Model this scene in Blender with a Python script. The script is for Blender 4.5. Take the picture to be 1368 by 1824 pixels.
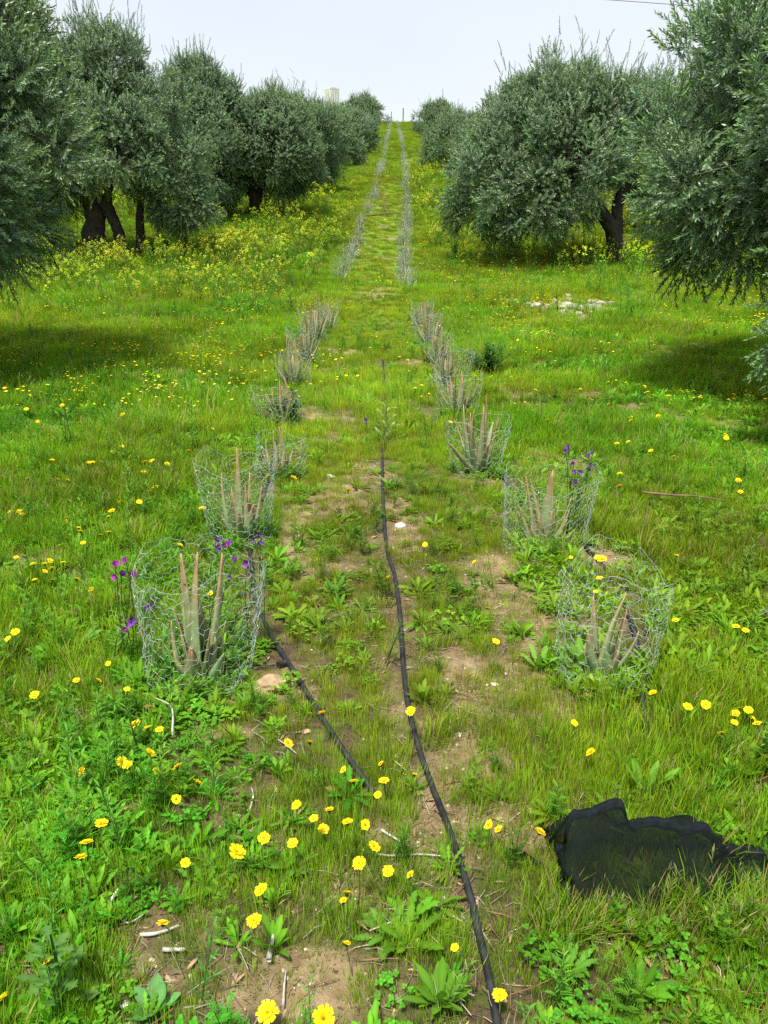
import bpy, math, random
import numpy as np
from mathutils import Vector, Matrix
R = math.radians
scene = bpy.context.scene
for _o in list(bpy.data.objects):
    bpy.data.objects.remove(_o)

# ------------------------------------------------------------------ camera
PITCH = R(20.3); CAMZ = 1.6; FPX = 1404.0
cam_d = bpy.data.cameras.new('camera'); cam = bpy.data.objects.new('camera', cam_d)
scene.collection.objects.link(cam); scene.camera = cam
cam.location = (0, 0, CAMZ); cam.rotation_euler = (math.pi/2 - PITCH, 0, 0)
cam_d.sensor_fit = 'VERTICAL'; cam_d.sensor_height = 36.0; cam_d.lens = 36.0*FPX/1824.0
cam_d.clip_start = 0.05; cam_d.clip_end = 3000
# ------------------------------------------------------------------ world, sun, exposure
SUN_EL, SUN_ROT = R(67), R(205)
w = bpy.data.worlds.new('World'); scene.world = w; w.use_nodes = True
nt = w.node_tree; nt.nodes.clear()
out = nt.nodes.new('ShaderNodeOutputWorld')
sky = nt.nodes.new('ShaderNodeTexSky'); sky.sky_type = 'NISHITA'; sky.sun_disc = False
sky.sun_elevation = SUN_EL; sky.sun_rotation = SUN_ROT; sky.dust_density = 3.0
bg1 = nt.nodes.new('ShaderNodeBackground'); bg1.inputs[1].default_value = 0.12
nt.links.new(sky.outputs[0], bg1.inputs[0])
bg2 = nt.nodes.new('ShaderNodeBackground'); bg2.inputs[1].default_value = 0.58
tc = nt.nodes.new('ShaderNodeTexCoord'); mp = nt.nodes.new('ShaderNodeMapping'); mp.inputs['Scale'].default_value = (1.0, 1.0, 3.0)
nz = nt.nodes.new('ShaderNodeTexNoise'); nz.inputs['Scale'].default_value = 1.6; nz.inputs['Detail'].default_value = 4; nz.inputs['Roughness'].default_value = .5
nt.links.new(tc.outputs['Generated'], mp.inputs[0]); nt.links.new(mp.outputs[0], nz.inputs[0])
sep = nt.nodes.new('ShaderNodeSeparateXYZ'); nt.links.new(tc.outputs['Generated'], sep.inputs[0])
el = nt.nodes.new('ShaderNodeMapRange'); el.inputs[1].default_value = 0.08; el.inputs[2].default_value = 0.42
el.inputs[3].default_value = 0.0; el.inputs[4].default_value = 1.0; nt.links.new(sep.outputs[2], el.inputs[0])
nm = nt.nodes.new('ShaderNodeMath'); nm.operation = 'MULTIPLY_ADD'; nm.inputs[1].default_value = 1.5; nm.inputs[2].default_value = -0.75
nt.links.new(nz.outputs[0], nm.inputs[0])
na = nt.nodes.new('ShaderNodeMath'); na.operation = 'ADD'; na.use_clamp = True
nt.links.new(el.outputs[0], na.inputs[0]); nt.links.new(nm.outputs[0], na.inputs[1])
cr = nt.nodes.new('ShaderNodeValToRGB')
cr.color_ramp.elements[0].position = 0.0; cr.color_ramp.elements[0].color = (1.03, 1.07, 1.12, 1)
cr.color_ramp.elements[1].position = 1.0; cr.color_ramp.elements[1].color = (.83, .91, 1.02, 1)
nt.links.new(na.outputs[0], cr.inputs[0]); nt.links.new(cr.outputs[0], bg2.inputs[0])
mx = nt.nodes.new('ShaderNodeMixShader'); mx.inputs[0].default_value = 0.88
nt.links.new(bg1.outputs[0], mx.inputs[1]); nt.links.new(bg2.outputs[0], mx.inputs[2]); nt.links.new(mx.outputs[0], out.inputs[0])
sun_d = bpy.data.lights.new('sun', 'SUN'); sun_d.energy = 4.6; sun_d.angle = R(9); sun_d.color = (1.0, .95, .86)
sun = bpy.data.objects.new('sun', sun_d); scene.collection.objects.link(sun)
# nishita: rotation 0 = sun towards +Y, clockwise seen from above
sd = Vector((math.sin(SUN_ROT)*math.cos(SUN_EL), math.cos(SUN_ROT)*math.cos(SUN_EL), math.sin(SUN_EL)))
sun.rotation_euler = sd.to_track_quat('Z', 'Y').to_euler()
scene.view_settings.view_transform = 'Standard'; scene.view_settings.look = 'None'
scene.view_settings.gamma = 1.0; scene.view_settings.exposure = 0.76; scene.view_settings.use_curve_mapping = False
cy = scene.cycles; cy.max_bounces = 6; cy.diffuse_bounces = 3; cy.glossy_bounces = 2; cy.transmission_bounces = 4
cy.transparent_max_bounces = 8; cy.caustics_reflective = False; cy.caustics_refractive = False
cy.use_denoising = False
cy.use_adaptive_sampling = True; cy.adaptive_threshold = 0.01
try:
    cy.denoiser = 'OPENIMAGEDENOISE'; cy.denoising_input_passes = 'RGB_ALBEDO_NORMAL'
except Exception: pass

rng = np.random.default_rng(7); random.seed(7)
COL = scene.collection

# ------------------------------------------------------------------ noise and terrain
def _h(xi, yi, s):
    n = (xi.astype(np.int64)*374761393 + yi.astype(np.int64)*668265263 + s*974634777) & 0xffffffff
    n = ((n ^ (n >> 13))*1274126177) & 0xffffffff
    n = (n ^ (n >> 16)) & 0xffffff
    return n/float(0xffffff)
def vnoise(x, y, s=0):
    x = np.asarray(x, float); y = np.asarray(y, float)
    xi = np.floor(x); yi = np.floor(y); fx = x-xi; fy = y-yi
    fx = fx*fx*(3-2*fx); fy = fy*fy*(3-2*fy); xi = xi.astype(np.int64); yi = yi.astype(np.int64)
    a = _h(xi, yi, s); b = _h(xi+1, yi, s); c = _h(xi, yi+1, s); d = _h(xi+1, yi+1, s)
    return (a*(1-fx)+b*fx)*(1-fy)+(c*(1-fx)+d*fx)*fy
def fbm(x, y, s=0, o=4):
    r = 0; a = 1; t = 0
    for k in range(o):
        r = r + a*vnoise(np.asarray(x)*2**k+17.3*k, np.asarray(y)*2**k-9.1*k, s+k); t += a; a *= .5
    return r/t
def softplus(v):
    return np.log1p(np.exp(-np.abs(v)))+np.maximum(v, 0)
def ground_z(x, y, fine=True):
    x = np.asarray(x, float); y = np.asarray(y, float)
    z = 0.13*3*softplus((y-19)/3) - 0.19*7*softplus((y-166)/7)
    d = np.clip(np.abs(y), 0, 60)
    z = z + (fbm(x*.35, y*.35, 3, 3)-.5)*.10*np.clip(d/4, .3, 1) + (fbm(x*1.6, y*1.6, 11, 3)-.5)*.05
    z = z + (fbm(x*.05, y*.05, 41, 2)-.5)*np.clip((d-20)/30, 0, 1)*.9
    if fine: z = z + (fbm(x*9, y*9, 21, 3)-.5)*.028
    return z
Z0 = float(ground_z(0, 0)); 
def gz(x, y, fine=True): return ground_z(x, y, fine) - Z0
CP, SP = math.cos(PITCH), math.sin(PITCH)
def ray(px, py):
    u = (px-684)/FPX; v = (912-py)/FPX
    return Vector((u, CP+v*SP, -SP+v*CP))
def at_d(px, py, d):            # the point of that line of sight d metres away over the ground
    r = ray(px, py); k = d/r.y
    return Vector((r.x*k, d, CAMZ+r.z*k))
def on_ground(px, py, h=0.0):
    r = ray(px, py); lo = .3; k = .3
    while k < 400:
        p = r*k
        if CAMZ+p.z < float(gz(p.x, p.y))+h: break
        lo = k; k *= 1.03
    hi = k
    for _ in range(25):
        m = (lo+hi)/2; p = r*m
        if CAMZ+p.z < float(gz(p.x, p.y))+h: hi = m
        else: lo = m
    p = r*hi
    return Vector((p.x, p.y, CAMZ+p.z))
def project(x, y, z):
    x = np.asarray(x, float); y = np.asarray(y, float); z = np.asarray(z, float)-CAMZ
    D = np.maximum(y*CP - z*SP, .05); U = y*SP + z*CP
    return 684+FPX*x/D, 912-FPX*U/D
def centre_x(y):                # middle of the two aloe rows
    return np.interp(y, [0, 2.5, 3.9, 5, 6.5, 10.6, 20, 30, 43, 134, 200], [.06, .058, .054, -.03, -.1, -.15, -.26, .04, .42, 1.5, 2.0])

# ------------------------------------------------------------------ object helpers
def tag(o, label=None, cat=None, group=None, kind=None):
    if label: o['label'] = label
    if cat: o['category'] = cat
    if group: o['group'] = group
    if kind: o['kind'] = kind
    return o
def empty(name, loc, label, cat, group=None, rz=0.0):
    o = bpy.data.objects.new(name, None); COL.objects.link(o); o.location = loc; o.rotation_euler = (0, 0, rz)
    o.empty_display_size = .1
    return tag(o, label, cat, group)
class MB:
    def __init__(s): s.v = []; s.f = []; s.c = []
    def add(s, vs, fs, cs):
        b = len(s.v); s.v.extend([tuple(p) for p in vs]); s.f.extend([tuple(i+b for i in f) for f in fs])
        if isinstance(cs, tuple): cs = [cs]*len(vs)
        s.c.extend([tuple(c)[:3] for c in cs])
    def mesh(s, name, mat, smooth=True):
        m = bpy.data.meshes.new(name); m.from_pydata(s.v, [], s.f)
        a = m.color_attributes.new('col', 'FLOAT_COLOR', 'POINT')
        arr = np.ones((len(s.v), 4), np.float32)
        if s.c: arr[:, :3] = np.array(s.c, np.float32)
        a.data.foreach_set('color', arr.ravel())
        if smooth: m.polygons.foreach_set('use_smooth', [True]*len(m.polygons))
        m.materials.append(mat); m.update(); return m
    def obj(s, name, mat, parent=None, smooth=True, loc=None):
        o = bpy.data.objects.new(name, s.mesh(name, mat, smooth)); COL.objects.link(o)
        if parent is not None: o.parent = parent
        if loc is not None: o.location = loc
        return o
def frame_from(t):
    t = t.normalized(); a = Vector((0, 0, 1)) if abs(t.z) < .9 else Vector((1, 0, 0))
    s = t.cross(a).normalized(); return s, s.cross(t).normalized()
def tube(mb, pts, rad, sides=6, col=(.5, .5, .5), col2=None, cap=True, rough=0.0, rnd=None):
    pts = [Vector(p) for p in pts]; n = len(pts); vs = []; cs = []
    if not hasattr(rad, '__len__'): rad = [rad]*n
    s = None
    for i, p in enumerate(pts):
        t = (pts[min(i+1, n-1)]-pts[max(i-1, 0)])
        if t.length < 1e-9: t = Vector((0, 0, 1))
        if s is None: s, u = frame_from(t)
        else:
            t.normalize(); s = (s - t*s.dot(t)); s = s.normalized() if s.length > 1e-6 else frame_from(t)[0]; u = s.cross(t)
        for k in range(sides):
            a = 2*math.pi*k/sides; r = rad[i]
            if rough: r *= 1+rough*((rnd or random).random()-.5)
            vs.append(p + s*(math.cos(a)*r) + u*(math.sin(a)*r))
            f = i/max(n-1, 1); cs.append(col if col2 is None else tuple(col[j]*(1-f)+col2[j]*f for j in range(3)))
    fs = [(i*sides+k, i*sides+(k+1) % sides, (i+1)*sides+(k+1) % sides, (i+1)*sides+k) for i in range(n-1) for k in range(sides)]
    if cap:
        fs.append(tuple(range(sides))); fs.append(tuple((n-1)*sides+k for k in reversed(range(sides))))
    mb.add(vs, fs, cs)
def mixc(a, b, f): return tuple(a[i]*(1-f)+b[i]*f for i in range(3))
def mulc(a, f): return tuple(x*f for x in a)
def ribbon(mb, p0, az, el, L, wf, n=4, bend=.5, fold=0., c0=(.05, .1, .02), c1=None, twist=0., midc=None):
    """a leaf: starts at p0, azimuth az, elevation el, bends down by `bend` radians; wf(t) its half width"""
    c1 = c1 or c0; p = Vector(p0); vs = []; cs = []; k = 3 if fold else 2
    side0 = Vector((-math.sin(az), math.cos(az), 0))
    for i in range(n+1):
        t = i/n; e = el-bend*t
        d = Vector((math.cos(az)*math.cos(e), math.sin(az)*math.cos(e), math.sin(e)))
        up = side0.cross(d)*-1 if False else d.cross(side0)
        tw = twist*t; sd = side0*math.cos(tw)+up*math.sin(tw)
        w_ = wf(t); c = mixc(c0, c1, t)
        if k == 3:
            vs += [p-sd*w_, p-up*(fold*w_), p+sd*w_]; cs += [c, midc or mulc(c, 1.25), c]
        else:
            vs += [p-sd*w_, p+sd*w_]; cs += [c, c]
        p = p + d*(L/n)
    fs = []
    for i in range(n):
        for j in range(k-1):
            a = i*k+j; fs.append((a, a+1, a+k+1, a+k))
    mb.add(vs, fs, cs)

# ------------------------------------------------------------------ materials
def newmat(name):
    m = bpy.data.materials.new(name); m.use_nodes = True; m.node_tree.nodes.clear()
    return m, m.node_tree.nodes, m.node_tree.links
def leaf_mat(name, inst=True, transl=.40, rough=.55, spec=.12, back=None, tmul=(1.25, 1.3, .55)):
    m, N, L = newmat(name)
    o = N.new('ShaderNodeOutputMaterial'); a = N.new('ShaderNodeAttribute'); a.attribute_name = 'col'
    col = a.outputs['Color']
    if inst:
        b = N.new('ShaderNodeAttribute'); b.attribute_type = 'INSTANCER'; b.attribute_name = 'tint'
        mr = N.new('ShaderNodeMapRange'); mr.inputs[3].default_value = .62; mr.inputs[4].default_value = 1.38
        L.new(b.outputs['Fac'], mr.inputs[0])
        hs = N.new('ShaderNodeHueSaturation')
        b2 = N.new('ShaderNodeAttribute'); b2.attribute_type = 'INSTANCER'; b2.attribute_name = 'hue'
        m2 = N.new('ShaderNodeMapRange'); m2.inputs[3].default_value = .465; m2.inputs[4].default_value = .535
        L.new(b2.outputs['Fac'], m2.inputs[0]); L.new(m2.outputs[0], hs.inputs['Hue'])
        L.new(mr.outputs[0], hs.inputs['Value']); L.new(col, hs.inputs['Color']); col = hs.outputs[0]
    if back:
        g = N.new('ShaderNodeNewGeometry'); mb_ = N.new('ShaderNodeMix'); mb_.data_type = 'RGBA'
        L.new(g.outputs['Backfacing'], mb_.inputs[0]); L.new(col, mb_.inputs[6])
        hb = N.new('ShaderNodeMix'); hb.data_type = 'RGBA'; hb.inputs[0].default_value = .55; L.new(col, hb.inputs[6]); hb.inputs[7].default_value = (*back, 1)
        L.new(hb.outputs[2], mb_.inputs[7]); col = mb_.outputs[2]
    p = N.new('ShaderNodeBsdfPrincipled'); p.inputs['Roughness'].default_value = rough; p.inputs['Specular IOR Level'].default_value = spec
    L.new(col, p.inputs['Base Color'])
    t = N.new('ShaderNodeBsdfTranslucent'); mm = N.new('ShaderNodeMix'); mm.data_type = 'RGBA'; mm.blend_type = 'MULTIPLY'; mm.inputs[0].default_value = 1
    L.new(col, mm.inputs[6]); mm.inputs[7].default_value = (*tmul, 1); L.new(mm.outputs[2], t.inputs[0])
    x = N.new('ShaderNodeMixShader'); x.inputs[0].default_value = transl
    L.new(p.outputs[0], x.inputs[1]); L.new(t.outputs[0], x.inputs[2]); L.new(x.outputs[0], o.inputs[0])
    return m
def solid_mat(name, col, rough=.6, metal=0., noise=0.25, scale=30., bump=.0, attr=False, spec=.4):
    m, N, L = newmat(name)
    o = N.new('ShaderNodeOutputMaterial'); p = N.new('ShaderNodeBsdfPrincipled'); L.new(p.outputs[0], o.inputs[0])
    p.inputs['Roughness'].default_value = rough; p.inputs['Metallic'].default_value = metal; p.inputs['Specular IOR Level'].default_value = spec
    t = N.new('ShaderNodeTexCoord'); n = N.new('ShaderNodeTexNoise'); n.inputs['Scale'].default_value = scale; n.inputs['Detail'].default_value = 5
    L.new(t.outputs['Object'], n.inputs[0])
    mr = N.new('ShaderNodeMapRange'); mr.inputs[1].default_value = .3; mr.inputs[2].default_value = .7
    mr.inputs[3].default_value = 1-noise; mr.inputs[4].default_value = 1+noise; L.new(n.outputs[0], mr.inputs[0])
    mu = N.new('ShaderNodeVectorMath'); mu.operation = 'SCALE'; L.new(mr.outputs[0], mu.inputs['Scale'])
    if attr:
        a = N.new('ShaderNodeAttribute'); a.attribute_name = 'col'; L.new(a.outputs['Color'], mu.inputs[0])
    else: mu.inputs[0].default_value = col
    L.new(mu.outputs[0], p.inputs['Base Color'])
    if bump:
        b = N.new('ShaderNodeBump'); b.inputs['Strength'].default_value = bump; b.inputs['Distance'].default_value = .01
        L.new(n.outputs[0], b.inputs['Height']); L.new(b.outputs[0], p.inputs['Normal'])
    return m
M_WEED = leaf_mat('weed_leaves')
M_OLIVE = leaf_mat('olive_leaves', transl=.15, rough=.38, spec=.40, back=(.17, .25, .17), tmul=(1.2, 1.35, .7))
M_PLANT = leaf_mat('plant_leaves', inst=False)
M_PETAL = leaf_mat('petals', inst=False, transl=.25, rough=.6, spec=.1, tmul=(1, 1, .6))
M_BARK = solid_mat('bark', (.045, .036, .028), .9, noise=.5, scale=9, bump=.9)
M_TWIG = solid_mat('twig', (.12, .10, .075), .85, noise=.4, scale=20, attr=True)
M_ALOE = solid_mat('aloe_skin', (0, 0, 0), .42, noise=.22, scale=22, attr=True, spec=.4, bump=.15)
M_WIRE = solid_mat('galvanised_wire', (.34, .41, .38), .55, metal=.2, noise=.3, scale=40, spec=.6)
M_PIPE = solid_mat('black_polythene', (.013, .014, .015), .55, noise=.9, scale=25, bump=.15, spec=.5)
M_ROCK = solid_mat('stone', (.4, .34, .26), .9, noise=.3, scale=14, bump=.7, attr=True)
M_CONC = solid_mat('concrete', (.62, .62, .60), .9, noise=.12, scale=1.2, bump=.2, attr=True)
# ------------------------------------------------------------------ bare patches of soil (where on the ground little grows)
BARE = [(560,1765,200,78,1),(150,1735,200,46,.8),(20,1720,60,90,.7),(527,955,34,62,1),(575,1010,60,30,.7),(590,762,60,26,1),(600,885,70,30,.9),
 (875,1035,60,28,.8),(870,1215,130,60,.9),(965,1065,55,26,.85),(860,910,50,16,.9),(645,850,60,24,.8),(590,624,28,7,1),(715,940,46,60,.85),
 (205,620,48,7,1),(1010,549,105,24,1),(930,541,60,8,1),(380,1305,60,26,.7),(1005,752,48,16,.7),(820,1330,70,50,.7),(1290,1610,90,50,.6),
 (700,1500,110,34,.75),(440,1465,70,40,.55),(742,650,30,10,1),(640,1560,130,50,.35),(1095,825,60,14,.7),(380,770,60,16,.5),(800,1290,70,40,.5),
 (520,1500,160,90,.3),(300,1640,160,50,.45),(760,1600,90,60,.5),(480,1210,70,40,.6),(1130,725,50,12,.5),(70,640,60,10,.5),(930,700,60,8,.3),
 (480,870,80,25,.5),(820,745,40,30,.5),(520,740,50,30,.5),(350,1240,110,20,.7),(1075,1230,90,20,.7),(980,965,90,14,.7),(855,845,80,14,.7),(710,1180,30,200,.35)]
def bare(x, y):
    z = gz(x, y, False); px, py = project(x, y, z); b = np.zeros_like(px)
    n = fbm(np.asarray(x)*7, np.asarray(y)*7, 77, 3)-.5
    for cx, cy_, rx, ry, s in BARE:
        d = np.sqrt(((px-cx)/rx)**2+((py-cy_)/ry)**2) + n*1.3
        b = np.maximum(b, s*.84*np.clip((1.15-d)/.4, 0, 1))
    g = fbm(np.asarray(x)*1.7, np.asarray(y)*1.7, 90, 4)
    b = np.maximum(b, np.clip((g-.62)/.1, 0, 1)*.75)
    return np.where((y > .5) & (y < 40), b, 0)

# ------------------------------------------------------------------ the ground: one sheet to the horizon
def build_ground():
    ys = np.concatenate([np.linspace(-30, .4, 30), .4+np.cumsum(np.geomspace(.022, .09, 260)), ])
    y1 = ys[-1]; ys = np.concatenate([ys, y1+np.cumsum(np.geomspace(.09, 3.0, 170))]); y2 = ys[-1]
    ys = np.concatenate([ys, y2+np.cumsum(np.geomspace(3, 120, 28))])
    s = np.linspace(-1, 1, 361); core = .80
    X = []; Y = []
    for y in ys:
        wv = 1.2+.60*max(y, 0)
        a = np.abs(s); far = wv + ((np.clip(a-core, 0, 1)/(1-core))**2.2)*(400+abs(y)*.6)
        xx = np.where(a < core, a/core*wv, far)*np.sign(s); X.append(xx); Y.append(np.full_like(xx, y))
    X = np.array(X); Y = np.array(Y); Z = gz(X, Y)
    B = bare(X, Y)
    # low mounds around the planted rows, hollows in the bare soil
    ny, nx = X.shape; co = np.stack([X, Y, Z], -1).reshape(-1, 3)
    i = np.arange(ny-1)[:, None]*nx+np.arange(nx-1)[None]; F = np.stack([i, i+1, i+nx+1, i+nx], -1).reshape(-1, 4)
    m = bpy.data.meshes.new('ground'); m.vertices.add(len(co)); m.vertices.foreach_set('co', co.ravel())
    m.loops.add(F.size); m.loops.foreach_set('vertex_index', F.ravel()); m.polygons.add(len(F))
    m.polygons.foreach_set('loop_start', np.arange(len(F))*4); m.polygons.foreach_set('loop_total', np.full(len(F), 4))
    m.polygons.foreach_set('use_smooth', np.ones(len(F), bool)); m.update(); m.validate()
    a = m.attributes.new('bare', 'FLOAT', 'POINT'); a.data.foreach_set('value', B.ravel().astype(np.float32))
    c = np.clip((Y-3)/13, 0, 1).ravel(); a = m.attributes.new('cover', 'FLOAT', 'POINT'); a.data.foreach_set('value', c.astype(np.float32))
    mat, N, L = newmat('soil')
    o = N.new('ShaderNodeOutputMaterial'); p = N.new('ShaderNodeBsdfPrincipled'); p.inputs['Roughness'].default_value = .95; p.inputs['Specular IOR Level'].default_value = .15
    L.new(p.outputs[0], o.inputs[0]); t = N.new('ShaderNodeTexCoord')
    def noise(sc, det=5, rg=.6):
        n = N.new('ShaderNodeTexNoise'); n.inputs['Scale'].default_value = sc; n.inputs['Detail'].default_value = det; n.inputs['Roughness'].default_value = rg
        L.new(t.outputs['Object'], n.inputs[0]); return n.outputs[0]
    def ramp(inp, st):
        r = N.new('ShaderNodeValToRGB'); e = r.color_ramp.elements
        e[0].position, e[0].color = st[0][0], (*st[0][1], 1); e[1].position, e[1].color = st[1][0], (*st[1][1], 1)
        for q in st[2:]:
            k = e.new(q[0]); k.color = (*q[1], 1)
        L.new(inp, r.inputs[0]); return r.outputs[0]
    def mix(f, a_, b_):
        x = N.new('ShaderNodeMix'); x.data_type = 'RGBA'
        (L.new(f, x.inputs[0]) if not isinstance(f, float) else setattr(x.inputs[0], 'default_value', f))
        L.new(a_, x.inputs[6]) if not isinstance(a_, tuple) else setattr(x.inputs[6], 'default_value', (*a_, 1))
        L.new(b_, x.inputs[7]) if not isinstance(b_, tuple) else setattr(x.inputs[7], 'default_value', (*b_, 1))
        return x.outputs[2]
    def math_(op, a_, b_, cl=False):
        x = N.new('ShaderNodeMath'); x.operation = op; x.use_clamp = cl
        for i_, v in enumerate((a_, b_)):
            L.new(v, x.inputs[i_]) if not isinstance(v, (int, float)) else setattr(x.inputs[i_], 'default_value', v)
        return x.outputs[0]
    sand = ramp(noise(14, 7, .65), [(.32, (.16, .105, .052)), (.66, (.42, .32, .185)), (.5, (.29, .21, .11))])
    dark = ramp(noise(30, 6, .7), [(.35, (.045, .033, .02)), (.68, (.16, .115, .065))])
    at = N.new('ShaderNodeAttribute'); at.attribute_name = 'bare'
    ac = N.new('ShaderNodeAttribute'); ac.attribute_name = 'cover'
    f1 = math_('ADD', at.outputs['Fac'], math_('MULTIPLY', math_('SUBTRACT', noise(4, 6, .7), .5), 1.6), True)
    soil = mix(f1, dark, sand)
    # pebbles and crumbs
    vo = N.new('ShaderNodeTexVoronoi'); vo.inputs['Scale'].default_value = 60; L.new(t.outputs['Object'], vo.inputs[0])
    pm = ramp(vo.outputs['Distance'], [(.10, (1, 1, 1)), (.19, (0, 0, 0))])
    vs_ = N.new('ShaderNodeSeparateColor'); L.new(vo.outputs['Color'], vs_.inputs[0])
    pk = math_('MULTIPLY', pm, math_('GREATER_THAN', vs_.outputs[0], .86))
    soil = mix(pk, soil, (.55, .50, .42))
    crumb = math_('MULTIPLY', math_('GREATER_THAN', noise(85, 3, .5), .66), .75)
    soil = mix(crumb, soil, (.03, .022, .015))
    green = ramp(noise(1.3, 8, .75), [(.3, (.06, .13, .008)), (.7, (.17, .22, .018)), (.5, (.10, .18, .010))])
    fg = math_('MULTIPLY', ac.outputs['Fac'], math_('SUBTRACT', 1.0, math_('MULTIPLY', at.outputs['Fac'], .9)), True)
    moss = math_('MULTIPLY', math_('GREATER_THAN', noise(9, 5, .6), .52), .35)
    fg = math_('MAXIMUM', fg, math_('MULTIPLY', moss, math_('SUBTRACT', 1.0, at.outputs['Fac'])))
    L.new(mix(fg, soil, green), p.inputs['Base Color'])
    b = N.new('ShaderNodeBump'); b.inputs['Strength'].default_value = 1; b.inputs['Distance'].default_value = .012
    hh = math_('ADD', math_('MULTIPLY', noise(40, 8, .7), 1.6), math_('MULTIPLY', pm, .5)); L.new(hh, b.inputs['Height']); L.new(b.outputs[0], p.inputs['Normal'])
    m.materials.append(mat); ob = bpy.data.objects.new('ground', m); COL.objects.link(ob)
    tag(ob, 'sandy soil of the olive grove rising to a hill crest', kind='structure')
build_ground()

# ------------------------------------------------------------------ plants used as ground cover
PROTO = {}
def proto(coll, mb, mat, smooth=True):
    c = PROTO.setdefault(coll, bpy.data.collections.new(coll))
    k = len(c.objects); o = bpy.data.objects.new('%s_%02d' % (coll, k), mb.mesh('%s_%02d' % (coll, k), mat, smooth)); c.objects.link(o); return k
U = random.uniform
def G(a=.9, b=1.1): return U(a, b)
def grass_tuft(n, r, h, wd, c0, c1, lean=.35, bend=.7, seed=None, heads=0, segs=3):
    mb = MB()
    for i in range(n):
        a = U(0, 6.283); rr = r*math.sqrt(random.random()); az = a+U(-.8, .8); g = U(.6, 1.25); L = h*U(.45, 1.1)
        dry = random.random() < .10
        q0, q1 = (mulc(c0, g), mulc(c1, g)) if not dry else ((.30, .17, .07), (.42, .30, .14))
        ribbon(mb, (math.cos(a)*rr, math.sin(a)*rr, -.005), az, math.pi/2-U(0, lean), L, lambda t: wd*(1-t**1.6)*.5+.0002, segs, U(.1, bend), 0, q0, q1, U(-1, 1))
    for i in range(heads):
        a = U(0, 6.283); rr = r*.6; L = h*U(1.1, 1.6); az = U(0, 6.28); e0 = math.pi/2-U(0, .3)
        p = Vector((math.cos(a)*rr, math.sin(a)*rr, 0)); pts = []
        for k in range(5):
            e = e0-.25*k; pts.append(p.copy()); p = p+Vector((math.cos(az)*math.cos(e), math.sin(az)*math.cos(e), math.sin(e)))*(L/5)
        tube(mb, pts, [.0012, .001, .0009, .0008, .0006], 3, c0, c1, cap=False)
        for k in range(7):
            ribbon(mb, pts[-1]-Vector((0, 0, .006*k)), az+U(-.9, .9)+(3.14 if k % 2 else 0), 1.1, .028, lambda t: .0022*math.sin(3.14*min(t*1.1+.05, 1)), 2, .3, 0, (.20, .24, .07), (.34, .33, .14))
    return mb
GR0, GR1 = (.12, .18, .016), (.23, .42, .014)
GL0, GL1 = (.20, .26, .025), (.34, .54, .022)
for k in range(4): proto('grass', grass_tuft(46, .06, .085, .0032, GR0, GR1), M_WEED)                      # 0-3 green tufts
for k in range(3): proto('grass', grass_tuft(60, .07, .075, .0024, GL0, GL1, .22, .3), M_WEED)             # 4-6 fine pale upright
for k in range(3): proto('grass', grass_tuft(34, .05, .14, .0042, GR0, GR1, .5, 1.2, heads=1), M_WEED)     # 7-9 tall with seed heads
def lobed(w_, teeth=7, depth=.35):
    def f(t):
        b = w_*(math.sin(math.pi*min(1, (t*.93+.05))**1.7)*.92+.10)*(1 if t < .97 else .3)
        return b*(1-depth*(1 if int(t*teeth*2+.5) % 2 else 0))
    return f
def rosette(n, L, w_, el=(.15, .9), c0=(.08, .185, .012), c1=(.12, .27, .014), teeth=7, depth=.35, fold=.28, segs=13, up=0):
    mb = MB()
    for i in range(n):
        az = 2.39996*i+U(-.3, .3); g = U(.65, 1.25); e = U(*el)+up; l = L*U(.6, 1.12)
        q0, q1 = mulc(c0, g), mulc(c1, g)
        if random.random() < .05: q0, q1 = (.22, .17, .05), (.30, .22, .06)
        ribbon(mb, (math.cos(az)*.004, math.sin(az)*.004, 0), az, e+.25, l, lobed(w_*U(.8, 1.15)*.5, teeth, depth), segs, U(.3, 1.0), fold, q0, q1, U(-.5, .5), midc=mulc(mixc(q0, q1, .5), 1.45))
    return mb
for k in range(4): proto('weed', rosette(13, .105, .026), M_WEED)                                           # 0-3 toothed rosettes
for k in range(3): proto('weed', rosette(10, .105, .022, (.5, 1.2), (.11, .23, .014), (.15, .32, .018), 5, .14, .3, 9), M_WEED)   # 4-6 tongue leaves, upright
for k in range(3): proto('weed', rosette(16, .075, .014, (.25, 1.1), (.08, .21, .014), (.12, .30, .018), 9, .6, .2, 15), M_WEED)  # 7-9 narrow cut leaves
def feathery(h=.16, n=9):
    mb = MB(); 
    for s_ in range(random.randint(3, 5)):
        az0 = U(0, 6.28); e = math.pi/2-U(.05, .5); p = Vector((U(-.02, .02), U(-.02, .02), 0)); pts = [p.copy()]; H = h*U(.6, 1.1)
        for k in range(n):
            p = p+Vector((math.cos(az0)*math.cos(e), math.sin(az0)*math.cos(e), math.sin(e)))*(H/n); pts.append(p.copy())
            az = 2.4*k+az0; g = U(.7, 1.2); L = .05*(1-.5*k/n)
            base = Vector(p)
            d = Vector((math.cos(az)*.75, math.sin(az)*.75, .5))
            ribbon(mb, base, az, .6, L, lambda t: .0012, 2, .5, 0, mulc((.08, .20, .014), g), mulc((.14, .33, .022), g))
            for j in range(4):
                q = base+d*(L*(.25+.22*j))
                for sg in (-1, 1):
                    ribbon(mb, q, az+sg*.9, .5, L*.38, lambda t: .0018*(1-t*.7), 1, .3, 0, mulc((.08, .21, .014), g), mulc((.15, .35, .022), g))
        tube(mb, pts, .0013, 3, (.10, .17, .03), cap=False)
    return mb
for k in range(3): proto('weed', feathery(), M_WEED)                                                       # 10-12
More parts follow.
